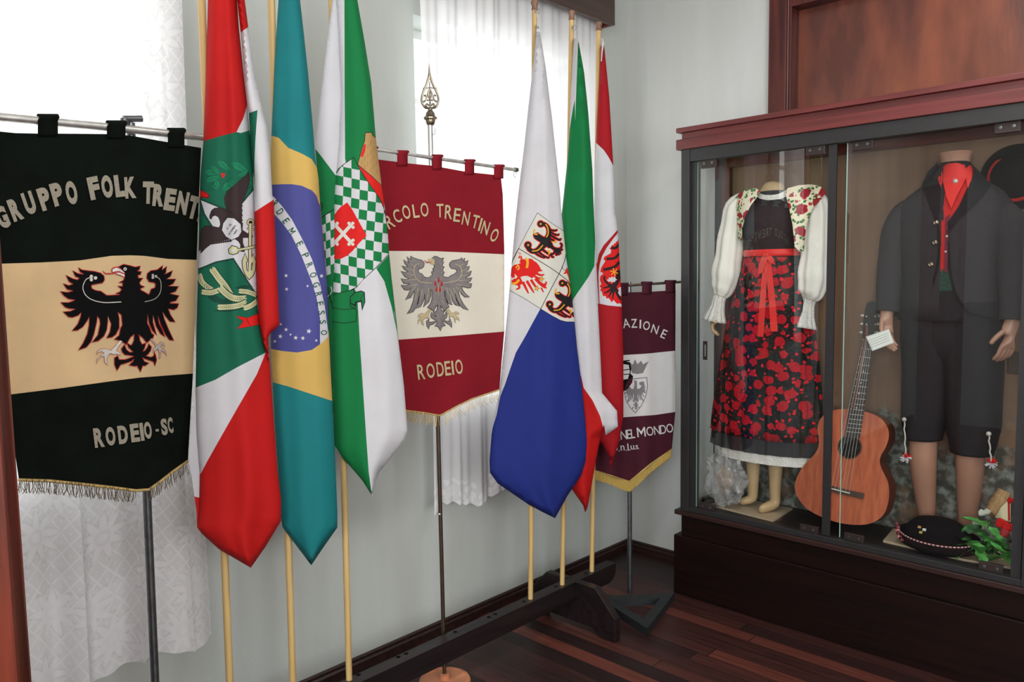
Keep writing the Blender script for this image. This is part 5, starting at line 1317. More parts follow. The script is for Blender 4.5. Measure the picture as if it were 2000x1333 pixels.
def floral(name, base, rose, leaf, scale, size=0.3, white=None):
    """printed cotton: roses and leaves scattered on a ground"""
    m, t, p = new_mat(name); N, L = t.nodes, t.links
    uv = N.new('ShaderNodeTexCoord')
    mp = N.new('ShaderNodeMapping'); mp.inputs['Scale'].default_value = (1, 0.35, 1); L.new(uv.outputs['Object'], mp.inputs[0])
    dn = N.new('ShaderNodeTexNoise'); dn.inputs['Scale'].default_value = 30; L.new(uv.outputs['Object'], dn.inputs['Vector'])
    dm = N.new('ShaderNodeMix'); dm.data_type = 'VECTOR'; dm.inputs[0].default_value = 0.022; L.new(mp.outputs[0], dm.inputs[4]); L.new(dn.outputs['Color'], dm.inputs[5])
    v = N.new('ShaderNodeTexVoronoi'); v.inputs['Scale'].default_value = scale; v.inputs['Randomness'].default_value = 0.75; L.new(dm.outputs[1], v.inputs['Vector'])
    v2 = N.new('ShaderNodeTexVoronoi'); v2.inputs['Scale'].default_value = scale*2.1; L.new(dm.outputs[1], v2.inputs['Vector'])
    v3 = N.new('ShaderNodeTexVoronoi'); v3.inputs['Scale'].default_value = scale*3.7; L.new(dm.outputs[1], v3.inputs['Vector'])
    def lt(a, b):
        n = N.new('ShaderNodeMath'); n.operation = 'LESS_THAN'; L.new(a, n.inputs[0]); n.inputs[1].default_value = b; return n.outputs[0]
    def mix(f, a, b):
        n = N.new('ShaderNodeMix'); n.data_type = 'RGBA'; L.new(f, n.inputs[0])
        for i, q in ((6, a), (7, b)):
            if isinstance(q, tuple): n.inputs[i].default_value = (*lin(q), 1)
            else: L.new(q, n.inputs[i])
        return n.outputs[2]
    c = mix(lt(v3.outputs['Distance'], 0.38), base, leaf)
    if white: c = mix(lt(v2.outputs['Distance'], 0.20), c, white)
    c = mix(lt(v2.outputs['Distance'], size*0.62), c, rose)
    w_ = N.new('ShaderNodeTexNoise'); w_.inputs['Scale'].default_value = scale*7; w_.inputs['Detail'].default_value = 1; L.new(mp.outputs[0], w_.inputs['Vector'])
    rr = N.new('ShaderNodeMix'); rr.data_type = 'RGBA'; L.new(w_.outputs['Fac'], rr.inputs[0]); rr.inputs[6].default_value = (*lin(rose), 1); rr.inputs[7].default_value = (*lin(tuple(min(255, int(q*0.5)) for q in rose)), 1)
    c = mix(lt(v.outputs['Distance'], size), c, rr.outputs[2])
    L.new(c, p.inputs['Base Color']); p.inputs['Roughness'].default_value = 0.8; p.inputs['Specular IOR Level'].default_value = 0.2
    return m
M_apron = floral('black_rose_print', (20, 19, 22), (206, 24, 42), (30, 44, 38), 20, 0.42)
M_shawl = floral('cream_rose_print', (226, 216, 190), (190, 36, 54), (66, 116, 62), 17, 0.36)
M_blouse = mat('white_blouse_cotton', (246, 243, 234), 0.85, var=0.03, scale=20, bump=0.1, bscale=120, trans=0.1)
M_lacew = mat('white_lace_trim', (234, 232, 226), 0.85, var=0.25, scale=160, bump=0.6, bscale=240)
M_bodice = mat('black_bodice_cloth', (24, 24, 28), 0.8, bump=0.1, bscale=300)
M_skirt = mat('black_pleated_cloth', (28, 28, 32), 0.8, bump=0.1, bscale=300)
M_ribbon = mat('red_satin_ribbon', (214, 34, 26), 0.5, sheen=0.3)

# --- female mannequin in folk dress
FY = -0.172
def xz(px, py): v = yp(px, py, FY); return v.x, v.z
fm = thing('mannequin', 'headless female mannequin in folk dress with a rose-printed black apron and red ribbon', 'mannequin', (0.88, FY, FL+0.008))
V, E, R = [], [], []
def P2(px, py, dy=0.0): v = yp(px, py, FY+dy); return Vector((v.x, FY+dy, v.z))
V.append(P2(1503, 560)); R.append(0.095)
top = chain(V, E, R, 0, [P2(1504, 492), P2(1506, 430), P2(1510, 385), P2(1511, 366), P2(1512, 352)], [0.06, 0.058, 0.042, 0.042, 0.043])
shn = 3
FZ = FL+0.008
for sgn, hip, knee, ank, heel, toe in ((-1, (1482,600), (1474,770), (1468,940), (1466,975), (1444,984)), (1, (1528,600), (1518,780), (1512,955), (1514,990), (1494,1003))):
    a, b, c = P2(*hip), P2(*knee), P2(*ank)
    k_ = chain(V, E, R, 0, [a, b, Vector((c.x, FY+0.01, FZ+0.075)), Vector((c.x, FY+0.015, FZ+0.035))], [0.08, 0.05, 0.026, 0.028])
    tv = Vector((yp(*toe, FY).x, FY, 0)) - Vector((c.x, FY+0.01, 0)); tv = Vector((tv.x*0.9, -0.075 if sgn > 0 else -0.022, 0))
    chain(V, E, R, k_, [Vector((c.x, FY+0.01, FZ+0.024))+tv*0.6, Vector((c.x, FY+0.01, FZ+0.016))+tv*1.05], [(0.026, 0.02), (0.024, 0.014)])
# arms
la = chain(V, E, R, shn, [P2(1452, 402), P2(1428, 490, 0.0), P2(1410, 560, -0.02), P2(1399, 606, -0.05)], [0.042, 0.034, 0.028, 0.021])
hand(V, E, R, la, (-0.12, -0.25, -1), (0.35, -0.9, 0.1), (0.9, 0.3, 0.1), 0.82, 0.5)
ra = chain(V, E, R, shn, [P2(1588, 400), P2(1592, 490), P2(1582, 560, -0.01), P2(1573, 618, -0.03)], [0.042, 0.034, 0.028, 0.021])
hand(V, E, R, ra, (-0.05, -0.1, -1), (-0.7, -0.7, 0), (-0.6, 0.5, 0), 0.82, 0.5)
skin_body('body', V, E, R, M_skin, fm)
def ringpx(py, pl, pr, ry, **k):
    (xa, za), (xb, zb) = xz(pl, py), xz(pr, py); return ell((xa+xb)/2, FY, (za+zb)/2, (xb-xa)/2, ry, **k)
# bodice
mb = MB(); prof = [(374,1486,1536,0.050),(384,1474,1550,0.060),(400,1456,1582,0.074),(430,1450,1578,0.098),(455,1452,1570,0.098),(480,1459,1560,0.086),(498,1462,1556,0.082),(516,1458,1560,0.088)]
mb.rings([ringpx(*q, n=48) for q in prof]); mb.build('bodice', M_bodice, fm)
# skirt, petticoat and apron
def skirt_prof(py):
    tab = [(495,1462,1556,0.084),(520,1456,1562,0.094),(600,1434,1582,0.112),(700,1415,1597,0.126),(800,1400,1604,0.130),(880,1392,1606,0.132)]
    for a, b in zip(tab, tab[1:]):
        if py <= b[0]: t = (py-a[0])/(b[0]-a[0]); return [a[i]+(b[i]-a[i])*t for i in range(4)]
    return tab[-1]
mb = MB(); rs = []
for i in range(16):
    py = 497+(876-497)*i/15; q = skirt_prof(py); rs.append(ringpx(py, q[1], q[2], min(q[3], 0.126), n=160, ripple=0.022*i/15, k=22, ph=0.3))
mb.rings(rs, False); sk = mb.build('skirt', M_skirt, fm)
mb = MB(); rs = []
for i in range(5):
    py = 850+(895-850)*i/4; q = skirt_prof(876); rs.append(ringpx(py, q[1]+8, q[2]-8, 0.118, n=160, ripple=0.012, k=24, ph=1.0))
mb.rings(rs, False); mb.build('petticoat', M_lacew, fm)
mb = MB(); rs = []
for i in range(18):
    t = i/17; py = 503+(848-503)*t; q = skirt_prof(py)
    (xa, za), (xb, zb) = xz(q[1], py), xz(q[2], py)
    rs.append(ell((xa+xb)/2, FY-0.004, (za+zb)/2, (xb-xa)/2+0.006, min(q[3], 0.120)+0.010, n=160, ripple=0.02*t, k=19, ph=0.9, a0=math.pi*0.93, a1=math.pi*2.07, close=False))
mb.rings(rs, False, False); ap = mb.build('apron', M_apron, fm)
sd = ap.modifiers.new('cloth', 'SOLIDIFY'); sd.thickness = 0.002
mb = MB(); rs = [ringpx(py, 1457-g, 1561+g, 0.090+g*0.001) for py, g in ((488, 0), (491, 2), (498, 2), (501, 0))]
mb.rings(rs, False); sash = mb.build('sash', M_ribbon, fm)
class Front:
    """the front of the dress as a surface for pixels"""
    def __init__(s, tab, add=0.0, cy=FY, p=2): s.p = p; s.tab = tab; s.add = add; s.n = Vector((0, -1, 0)); s.cy = cy; s.P = Vector((0, cy, 0))
    def y(s, px, py):
        tab = s.tab; py_ = min(max(py, tab[0][0]), tab[-1][0])
        for a, b in zip(tab, tab[1:]):
            if py_ <= b[0]: break
        t = (py_-a[0])/(b[0]-a[0]); l, r, ry = [a[i]+(b[i]-a[i])*t for i in (1, 2, 3)]
        u = max(-0.97, min(0.97, (px-(l+r)/2)/((r-l)/2)))
        return s.cy-ry*math.sqrt(1-abs(u)**s.p)-s.add
    def __call__(s, px, py, off=0.0): return on_y(px, py, s.y(px, py)-off)
SF = Front([(495,1458,1560,0.095),(520,1452,1566,0.108),(600,1430,1586,0.126),(700,1411,1601,0.140),(800,1396,1608,0.142)], 0.006)
def strip(name, poly, surf, m, parent, cell=5): return sheet(name, poly, [], [m], surf, parent, cell)
strip('ribbon_tail', stroke([(1494,502),(1492,540),(1489,590),(1484,658)], [10,12,13,14]), SF, M_ribbon, sash)
strip('ribbon_tail', stroke([(1500,502),(1503,540),(1508,590),(1512,648)], [10,12,13,14]), Surf(Vector((0, SF(1505, 600).y, 0)), (0, -1, 0), lambda x, y: SF(1505, 600).y-SF(x, y).y), M_ribbon, sash)
SF2 = Front(SF.tab, 0.013)
strip('bow_loop', [(1493,494),(1484,510),(1474,532),(1477,538),(1488,533),(1496,514),(1501,500)], SF2, M_ribbon, sash); strip('bow_loop', [(1495,495),(1507,500),(1512,508),(1507,516),(1499,508)], SF2, M_ribbon, sash)
mb = MB(); mb.sphere(SF2(1497, 499), 0.013, 12, 8, (1, 0.7, 0.8)); mb.build('bow_knot', M_ribbon, sash)
# rose-printed shawl panels lying over the shoulders
ST = Front([(365,1440,1590,0.066),(400,1434,1606,0.088),(430,1436,1592,0.104),(455,1440,1584,0.106),(500,1448,1572,0.098)], 0.004, FY, 5)
strip('shawl', [(1434,388),(1446,376),(1462,369),(1476,368),(1486,374),(1478,386),(1466,402),(1456,422),(1450,445),(1449,470),(1442,468),(1440,440),(1435,410)], ST, M_shawl, fm, 4)
strip('shawl', [(1534,378),(1538,368),(1560,362),(1584,360),(1602,364),(1613,376),(1602,392),(1588,406),(1580,425),(1574,450),(1570,490),(1562,492),(1552,482),(1548,440),(1542,410)], ST, M_shawl, fm, 4)
SC_ = Front([(340,1470,1560,0.05),(372,1472,1548,0.066),(400,1460,1560,0.088)], 0.004)
lc = [(1476,374),(1490,380),(1505,381),(1520,379),(1536,372),(1541,378),(1530,387),(1515,390),(1500,391),(1484,388),(1474,382)]
strip('lace_collar', [p for p in spline(lc, 3, True)], SC_, M_lacew, fm, 3)
# sleeves with lace cuffs
def sleeve(pts, rad, name, m, parent, wr=0.05, n=40, k=9):
    pts = [Vector(p) for p in spline([tuple(p) for p in pts], 4)]; rad = [r[0] for r in spline([(r,) for r in rad], 4)]
    mb = MB(); rings = []; prev = None
    for i, p in enumerate(pts):
        d = (pts[min(i+1, len(pts)-1)]-pts[max(i-1, 0)]).normalized()
        e = (Vector((1, 0, 0))-d*d.x).normalized(); g = d.cross(e)
        rings.append([p+(e*math.cos(2*math.pi*j/n)+g*math.sin(2*math.pi*j/n))*rad[i]*(1+wr*math.sin(k*2*math.pi*j/n+i*0.13)+wr*0.5*math.sin(3.7*i/3+2*math.pi*j/n)) for j in range(n)])
    mb.rings(rings, False); o = mb.build(name, m, parent)
    sd = o.modifiers.new('cloth', 'SOLIDIFY'); sd.thickness = 0.0018
    return o
sl = sleeve([P2(1458,388), P2(1440,405), P2(1431,450), P2(1424,500,-0.01), P2(1418,540,-0.02), P2(1412,565,-0.03), P2(1406,580,-0.04)], [0.035, 0.050, 0.056, 0.060, 0.064, 0.050, 0.030], 'sleeve', M_blouse, fm, 0.075, 56, 8)
sleeve([P2(1408,574,-0.036), P2(1404,588,-0.045), P2(1400,604,-0.05), P2(1395,628,-0.055)], [0.029, 0.028, 0.034, 0.052], 'lace_cuff', M_lacew, sl, 0.07, 48, 12)
sr = sleeve([P2(1590,384), P2(1597,405), P2(1596,450), P2(1592,500), P2(1588,545,-0.01), P2(1584,572,-0.015), P2(1579,585,-0.02)], [0.035, 0.048, 0.054, 0.058, 0.062, 0.052, 0.030], 'sleeve', M_blouse, fm, 0.075, 56, 8)
sleeve([P2(1580,580,-0.018), P2(1577,596,-0.02), P2(1574,612,-0.025), P2(1569,642,-0.035)], [0.029, 0.028, 0.032, 0.050], 'lace_cuff', M_lacew, sr, 0.07, 48, 12)

# --- male mannequin in a dark suit
MY = -0.165
ML = FL+0.008
def Q2(px, py, dy=0.0): v = yp(px, py, MY+dy); return Vector((v.x, MY+dy, v.z))
mm = thing('mannequin', 'headless male mannequin in a dark jacket and knee breeches with a red neckerchief', 'mannequin', (1.60, MY, ML))
V, E, R = [], [], []
V.append(Q2(1855, 590)); R.append(0.06)
chain(V, E, R, 0, [Q2(1856, 540), Q2(1860, 450), Q2(1863, 385), Q2(1865, 345), Q2(1866, 318), Q2(1867, 304)], [0.06, 0.06, 0.05, 0.046, 0.050, 0.055])
shn = 3
for hip, knee, low, foot_, dx in (((1822,680), (1806,820), (1802,900), (1798,1000), -0.012), ((1895,690), (1897,840), (1895,905), (1880,1010), 0.0)):
    a, b, c, f_ = Q2(*hip), Q2(*knee), Q2(*low), Q2(*foot_)
    k_ = chain(V, E, R, 0, [a, b, c, Vector((f_.x, MY+0.075, ML+0.10)), Vector((f_.x, MY+0.082, ML+0.045))], [0.06, 0.055, 0.054, 0.036, 0.036])
    chain(V, E, R, k_, [Vector((f_.x+dx*3, MY+0.055, ML+0.030)), Vector((f_.x+dx*5, MY+0.035, ML+0.022))], [(0.034, 0.026), (0.030, 0.017)])
la = chain(V, E, R, shn, [Q2(1762, 415), Q2(1744, 510), Q2(1736, 570, -0.02), Q2(1732, 612, -0.045)], [0.05, 0.042, 0.034, 0.026])
hand(V, E, R, la, (0.10, -0.15, -1), (-0.4, -0.9, 0), (0.75, -0.25, -0.1), 1.0, 0.45)
ra = chain(V, E, R, shn, [Q2(1966, 420), Q2(1978, 520), Q2(1980, 590, -0.02), Q2(1977, 632, -0.045)], [0.05, 0.042, 0.034, 0.026])
hand(V, E, R, ra, (-0.12, -0.15, -1), (-0.75, -0.65, 0), (-0.5, 0.5, 0), 1.0, 0.5)
skin_body('body', V, E, R, M_skin2, mm)
M_jacket = mat('charcoal_wool', (50, 47, 50), 0.9, var=0.15, scale=60, bump=0.15, bscale=420, spec=0.2)
M_lapel = mat('black_facing_cloth', (30, 28, 31), 0.9, spec=0.2)
M_breech = mat('black_breeches_cloth', (36, 34, 37), 0.9, var=0.15, scale=60, bump=0.12, bscale=420, spec=0.2)
M_shirt = mat('red_shirt_cloth', (176, 22, 20), 0.8, var=0.1, scale=20)
M_scarf = mat('bright_red_neckerchief', (206, 34, 28), 0.7, var=0.12, scale=18)
M_greenemb = mat('green_embroidered_belt', (24, 62, 50), 0.8, var=0.5, scale=120)
def ringm(py, pl, pr, ry, **k):
    a, b = yp(pl, py, MY), yp(pr, py, MY); return ell((a.x+b.x)/2, MY, (a.z+b.z)/2, (b.x-a.x)/2, ry, **k)
JT = [(318,1838,1894,0.056),(345,1822,1912,0.062),(362,1798,1934,0.068),(380,1772,1960,0.078),(402,1754,1978,0.090),(430,1752,1978,0.104),(480,1758,1966,0.112),(540,1762,1956,0.108),(590,1758,1958,0.112),(625,1754,1962,0.114)]
mb = MB(); mb.rings([ringm(*q, n=64) for q in JT], False); jk = mb.build('jacket', M_jacket, mm)
sd = jk.modifiers.new('cloth', 'SOLIDIFY'); sd.thickness = 0.003
SJ = Front(JT, 0.003, MY); SJ2 = Front(JT, 0.0065, MY); SJ3 = Front(JT, 0.010, MY); SJ4 = Front(JT, 0.014, MY)
strip('shirt', [(1834,322),(1850,332),(1882,330),(1900,322),(1902,340),(1888,370),(1872,405),(1856,430),(1848,470),(1846,530),(1828,530),(1834,460),(1836,420),(1832,380)], SJ, M_shirt, mm, 6)
strip('waistcoat_edge', [(1846,425),(1856,418),(1852,470),(1850,532),(1844,532),(1845,470)], SJ2, mat('maroon_placket', (96, 22, 40), 0.8), mm, 5)
strip('belt', [(1824,528),(1852,524),(1862,560),(1858,568),(1826,570),(1816,560)], SJ, M_greenemb, mm, 5)
strip('breeches_front', [(1820,566),(1860,566),(1872,590),(1885,616),(1868,626),(1790,626),(1806,604),(1816,580)], SJ, M_breech, mm, 6)
strip('lapel', [(1830,318),(1838,330),(1838,360),(1836,400),(1832,440),(1814,398),(1800,362),(1812,336)], SJ3, M_lapel, jk, 6)
strip('lapel', [(1898,320),(1916,338),(1936,360),(1912,390),(1876,420),(1852,452),(1850,436),(1872,404),(1892,364),(1902,336)], SJ3, M_lapel, jk, 6)
strip('front_edge', stroke([(1832,440),(1834,490),(1826,540),(1806,590),(1772,618),(1756,624)], 5), SJ2, M_lapel, jk, 5)
strip('front_edge', stroke([(1851,450),(1853,500),(1858,545),(1872,585),(1900,610),(1960,622)], 5), SJ2, M_lapel, jk, 5)
mb = MB()
sc = [(1842,326),(1850,320),(1868,318),(1884,322),(1890,340),(1880,362),(1868,384),(1858,408),(1848,384),(1842,356)]
strip('neckerchief', sc, SJ4, M_scarf, mm, 5)
strip('shirt_collar', [(1833,322),(1838,326),(1842,345),(1838,368),(1832,350),(1829,328)], SJ3, M_scarf, mm, 4); strip('shirt_collar', [(1894,322),(1899,328),(1898,350),(1890,368),(1886,350),(1888,328)], SJ3, M_scarf, mm, 4)
mb.sphere(SJ4(1866, 354), 0.009, 12, 8, (1, 0.6, 1)); mb.build('scarf_pin', M_silver, mm)
for x, y in ((1828,435),(1826,474),(1818,517)):
    mb = MB(); c = SJ3(x, y); mb.lathe([(0.0082, 0), (0.0082, 0.002), (0.0065, 0.003), (0.005, 0.002), (0.003, 0.003), (0.0005, 0.0035)], c, 16, Matrix.Rotation(math.radians(90), 3, 'X')); mb.build('button', M_brass, jk)
for x, y in ((1849,462),(1847,492)):
    mb = MB(); mb.sphere(SJ2(x, y), 0.0045, 10, 6); mb.build('shirt_button', M_silver, mm)
mb = MB(); a = Q2(1867, 300); mb.lathe([(0.045, -0.055), (0.052, -0.012), (0.058, -0.002), (0.056, 0.004), (0.02, 0.006)], a, 32); mb.build('neck_cap', M_skin2, mm)
sl = sleeve([Q2(1790,398), Q2(1770,414), Q2(1756,450), Q2(1748,500), Q2(1741,550,-0.015), Q2(1737,590,-0.03), Q2(1734,612,-0.042)], [0.024, 0.046, 0.060, 0.060, 0.055, 0.049, 0.045], 'sleeve', M_jacket, jk, 0.015, 32, 5)
sr = sleeve([Q2(1938,400), Q2(1960,416), Q2(1974,450), Q2(1981,510), Q2(1983,560,-0.015), Q2(1981,606,-0.03), Q2(1979,630,-0.042)], [0.024, 0.046, 0.060, 0.060, 0.055, 0.049, 0.045], 'sleeve', M_jacket, jk, 0.015, 32, 5)
mb = MB(); mb.rings([ringm(*q, n=48) for q in ((585,1786,1930,0.09),(620,1778,1936,0.10),(660,1772,1944,0.104),(690,1776,1944,0.09),(715,1800,1930,0.05))]); mb.build('breeches_seat', M_breech, mm)
br = sleeve([Q2(1815,590), Q2(1816,660), Q2(1812,740), Q2(1806,800), Q2(1803,830), Q2(1803,858)], [0.10, 0.104, 0.092, 0.084, 0.076, 0.066], 'breeches_leg', M_breech, mm, 0.02, 40, 6)
br2 = sleeve([Q2(1895,590), Q2(1897,670), Q2(1900,760), Q2(1900,830), Q2(1899,860), Q2(1898,886)], [0.10, 0.106, 0.098, 0.090, 0.080, 0.070], 'breeches_leg', M_breech, mm, 0.02, 40, 6)
def tassel(p, q, m1, par):
    a, b = yp(*p, -0.262), yp(*q, -0.262)
    mb = MB(); mb.sphere(a, 0.009, 10, 6); mb.tube([a+(b-a)*t/8+Vector((0.002*math.sin(t*2.2), 0, 0)) for t in range(9)], 0.003, 6); mb.build('cord', M_silver, par)
    mb = MB()
    for i in range(40):
        v = Vector((random.gauss(0, 1), random.gauss(0, 1), random.gauss(0, 1))).normalized(); mb.mi = 0 if v.z < 0.3 else 1
        mb.tube([b, b+v*0.021], [0.004, 0.002], 5)
    mb.build('pompom', [K_white, K_bright], par)
tassel((1766,820), (1769,895), 0, br); tassel((1931,848), (1936,905), 0, br2)
# card in the suited mannequin's hand
cardm = mat('white_printed_card', (224, 228, 222), 0.6)
SCd = Surf(Q2(1722, 662, -0.115), (-0.1, -1, 0))
cdp = [(1691,658),(1736,643),(1746,670),(1704,686)]
lay = [(stroke([(1697+i*1.6, 664+i*4.4+2), (1734+i*1.2, 651+i*4.4)], 1.1), 1) for i in range(4)]+[(stroke([(1692.5,659),(1705,684.5)], 0.8), 1), (stroke([(1705,684.5),(1744,670)], 0.8), 1), (stroke([(1692.5,659),(1734,645)], 0.8), 1)]
c0 = Q2(1722, 662, -0.115)
o = sheet('printed_card', cdp, lay, [cardm, mat('faded_grey_ink', (168, 172, 168), 0.7)], SCd, None, 5, thick=0.001); tag(o, 'white printed card tucked in the suited mannequin\'s hand, in front of the guitar neck', 'card')

# --- guitar leaning on the back board
gt = thing('guitar', 'reddish brown classical guitar leaning inside the showcase between the two mannequins', 'guitar', (1.24, -0.20, FL))
GY0 = -0.280                                 # front of the body at its foot
GN = Vector((0, -0.99, 0.14)).normalized()
def G(px, py, off=0.0):
    """guitar front plane leaning backwards"""
    return on_plane(px, py, Vector((1.24, GY0, FL))+GN*off, GN)
M_guitar = mat('orange_brown_guitar_top', (182, 98, 64), 0.4, scale=2, rgb2=(156, 78, 52), stretch=(30, 30, 1.4), bump=0.02, bscale=20)
M_guitarside = mat('dark_guitar_side', (86, 42, 28), 0.35)
M_ebony = mat('ebony', (34, 30, 30), 0.4); M_bridge = mat('rosewood_bridge', (74, 56, 48), 0.5, var=0.2, scale=60)
GC = T(2.6654, 1540, 560)
gb = [(200,660),(230,645),(300,638),(380,648),(440,665),(490,695),(518,740),(522,790),(505,840),(482,880),(475,915),(490,960),(515,1010),(524,1060),(520,1120),(500,1180),(460,1220),(400,1240),(320,1240),(240,1225),(160,1195),(100,1160),(55,1110),(34,1060),(36,1020),(55,970),(90,920),(130,880),(155,840),(158,790),(150,740),(165,690)]
gbp = GC(spline(gb, 3, True))
def plate(poly, a, b):
    mb = MB(); mb.prism(poly, lambda x, y: G(x, y, a), lambda x, y: G(x, y, b)); return mb
plate(gbp, 0.0, -0.003).build('soundboard', M_guitar, gt, False)
# ribs: pull the outline in space so the back keeps the same size
mb = MB(); f0 = [G(x, y, -0.003) for x, y in gbp]; f1 = [v-GN*0.078 for v in f0]
mb.rings([f0, f1], False); mb.build('ribs', M_guitarside, gt)
mb = MB(); cen_ = sum(f1, Vector())/len(f1); mb.add(f1+[cen_], [(i, (i+1) % len(f1), len(f1)) for i in range(len(f1))]); mb.build('back', M_guitarside, gt, False)
plate(GC(disc(319, 836, 57, 40)), 0.0012, -0.0005).build('sound_hole', mat('sound_hole_dark', (10, 9, 9), 0.9), gt, False)
mb = MB(); ro = GC(disc(319, 836, 64, 40)); ri = GC(disc(319, 836, 57, 40)); mb.rings([[G(*p, 0.0009) for p in ro], [G(*p, 0.0009) for p in ri]], False); mb.build('rosette', mat('rosette_inlay', (96, 62, 40), 0.5, var=0.5, scale=200), gt, False)
nk = GC([(388,270),(442,270),(436,330),(420,450),(400,600),(385,700),(372,790),(294,786),(305,700),(330,540),(358,420),(376,340)])
plate(nk, 0.008, 0.0).build('fretboard', M_ebony, gt, False)
mb = MB()
for i in range(16):
    t = (1-0.5**(i/12))/(1-0.5**(16/12)); ya = 275+(775-275)*t; xa = 387-(387-296)*((ya-270)/520); xb = 441-(441-373)*((ya-270)/520)
    mb.tube([G(*GC([(xa, ya)])[0], 0.0085), G(*GC([(xb, ya+7)])[0], 0.0085)], 0.0011, 5)
mb.build('frets', M_silver, gt)
for x, y in ((390,442),(377,503),(367,559),(354,632)):
    mb = MB(); mb.lathe([(0.0028, 0), (0.0028, 0.0006), (0.0005, 0.0007)], G(*GC([(x, y)])[0], 0.008), 10, Matrix.Rotation(math.radians(90), 3, 'X')); mb.build('fret_marker', M_ivory, gt)
mb = MB(); q0 = GC([(415, 270)])[0]; q1 = GC([(345, 640)])[0]
mb.tube([G(*GC([(415, 200)])[0], -0.018), G(*q0, -0.012), G(*q1, -0.016), G(*GC([(340, 670)])[0], -0.03)], [0.022, 0.023, 0.027, 0.03], 16, True, 0.6); mb.build('neck', M_guitarside, gt)
hs = GC([(384,268),(446,268),(462,180),(470,120),(468,90),(440,74),(410,85),(398,120),(388,190)])
plate(hs, 0.003, -0.014).build('headstock', M_ebony, gt, False)
mb = MB()
for i in range(3):
    for x in (384, 468): mb.sphere(G(*GC([(x+(i*3 if x < 400 else i*2)-4, 240-i*44)])[0], -0.004), 0.008, 10, 6, (1.3, 0.8, 0.8))
    for x in (402, 448): mb.sphere(G(*GC([(x+4, 240-i*42)])[0], 0.004), 0.004, 8, 5)
mb.build('tuning_pegs', M_silver, gt)
plate(GC([(193,1030),(240,1042),(322,1062),(396,1078),(388,1108),(318,1092),(240,1074),(195,1062)]), 0.010, 0.0).build('bridge', M_bridge, gt, False)
plate(GC([(218,1048),(320,1074),(319,1080),(217,1054)]), 0.013, 0.009).build('saddle', M_ivory, gt, False)
for i in range(6):
    t = i/5
    mb = MB(); mb.tube([G(*GC([(393+44*t, 272+3*t)])[0], 0.011), G(*GC([(222+94*t, 1050+24*t)])[0], 0.0135)], 0.0006, 5); mb.build('string', M_silver, gt)

# --- black felt hat on the board
M_felt = mat('black_felt', (16, 15, 18), 0.95, var=0.3, scale=60, bump=0.2, bscale=400, spec=0.15)
hc = Vector((1.592, -0.212, ML)); tilt = Matrix.Rotation(math.radians(14), 3, 'X')
hc2 = hc+Vector((0, 0, 0.025))
ht = thing('hat', 'black felt hat with a rolled brim and pale cord lying at the suited mannequin\'s feet', 'hat', hc)
mb = MB(); sc_ = Matrix.Diagonal((1.16, 0.72, 1))
rot = tilt @ sc_
mb.lathe([(0.004, 0.104), (0.04, 0.101), (0.072, 0.088), (0.092, 0.066), (0.101, 0.038), (0.104, 0.020), (0.110, 0.018), (0.114, 0.030), (0.118, 0.040), (0.124, 0.036), (0.127, 0.022), (0.120, 0.002), (0.10, -0.010), (0.004, -0.010)], hc2, 56, rot); mb.build('felt_body', M_felt, ht)
mb = MB()
cordp = [hc2+rot @ Vector((0.119*math.cos(a), 0.119*math.sin(a), 0.042)) for a in [math.pi*(1.02+0.98*i/60) for i in range(61)]]
for i in range(60): mb.mi = i % 2; mb.tube([cordp[i], cordp[i+1]], 0.0028, 6)
mb.build('cord', [mat('pale_pink_cord', (206, 180, 176), 0.7), mat('dark_red_cord', (112, 34, 44), 0.7)], ht)
mb = MB()
for i in range(14):
    a = math.pi*(1.0+0.018*i); v = hc2+rot @ Vector((0.124*math.cos(a), 0.124*math.sin(a), 0.048-0.002*i)); mb.mi = i % 2; mb.sphere(v+Vector((random.uniform(-.004, .004), -0.003, random.uniform(-.01, .01))), 0.0055, 8, 5)
mb.build('cord_knot', [mat('pink_cord', (214, 120, 132), 0.7), mat('dark_red_cord', (112, 34, 44), 0.7)], ht)
for an_, r_, z_, cc, s_ in ((-122, 0.080, 0.084, (200,150,96), 0.008), (-108, 0.084, 0.082, (210,220,216), 0.0085), (-113, 0.092, 0.070, (190,170,90), 0.008)):
    q = math.radians(an_); v = hc2+rot @ Vector((r_*math.cos(q), r_*math.sin(q), z_)); mb = MB(); mb.box((-s_*0.7, -0.003, -s_*0.6), (s_*0.7, 0.003, s_*0.6), Matrix.Rotation(math.radians(-50), 3, 'X'), v); mb.build('pin_badge', mat('badge_enamel', cc, 0.3, 0.2, var=0.3, scale=200), ht, False, 0.001)

# --- second hat hung high on the back board
h2 = thing('hat', 'broad black hat with a red band hung high at the right end of the showcase', 'hat', (1.80, -0.024, 1.80))
hcn = Vector((1.766, -0.028, 1.83)); rx = Matrix.Rotation(math.radians(90), 3, 'X')
mb = MB(); mb.lathe([(0.118, 0.0), (0.121, 0.004), (0.118, 0.008), (0.085, 0.012), (0.080, 0.03), (0.074, 0.06), (0.05, 0.072), (0.004, 0.075)], hcn, 48, rx); mb.build('felt_body', M_felt, h2)
mb = MB(); pts = [hcn+rx @ Vector((0.083*math.cos(a), 0.083*math.sin(a), 0.024)) for a in [math.radians(125+i*9) for i in range(20)]]
mb.tube(pts, [0.004]+[0.012]*18+[0.008], 10, True, 0.7); mb.build('hat_band', M_scarf, h2)
solo('wall_plaque', MB().box((1.763, -0.030, 1.10), (1.80, -0.0215, 1.185)), mat('brown_card', (70, 56, 44), 0.6), 'small brown plaque on the back board beside the suited mannequin\'s hand', 'plaque', (1.78, -0.026, 1.14), 0.001, smooth=False)

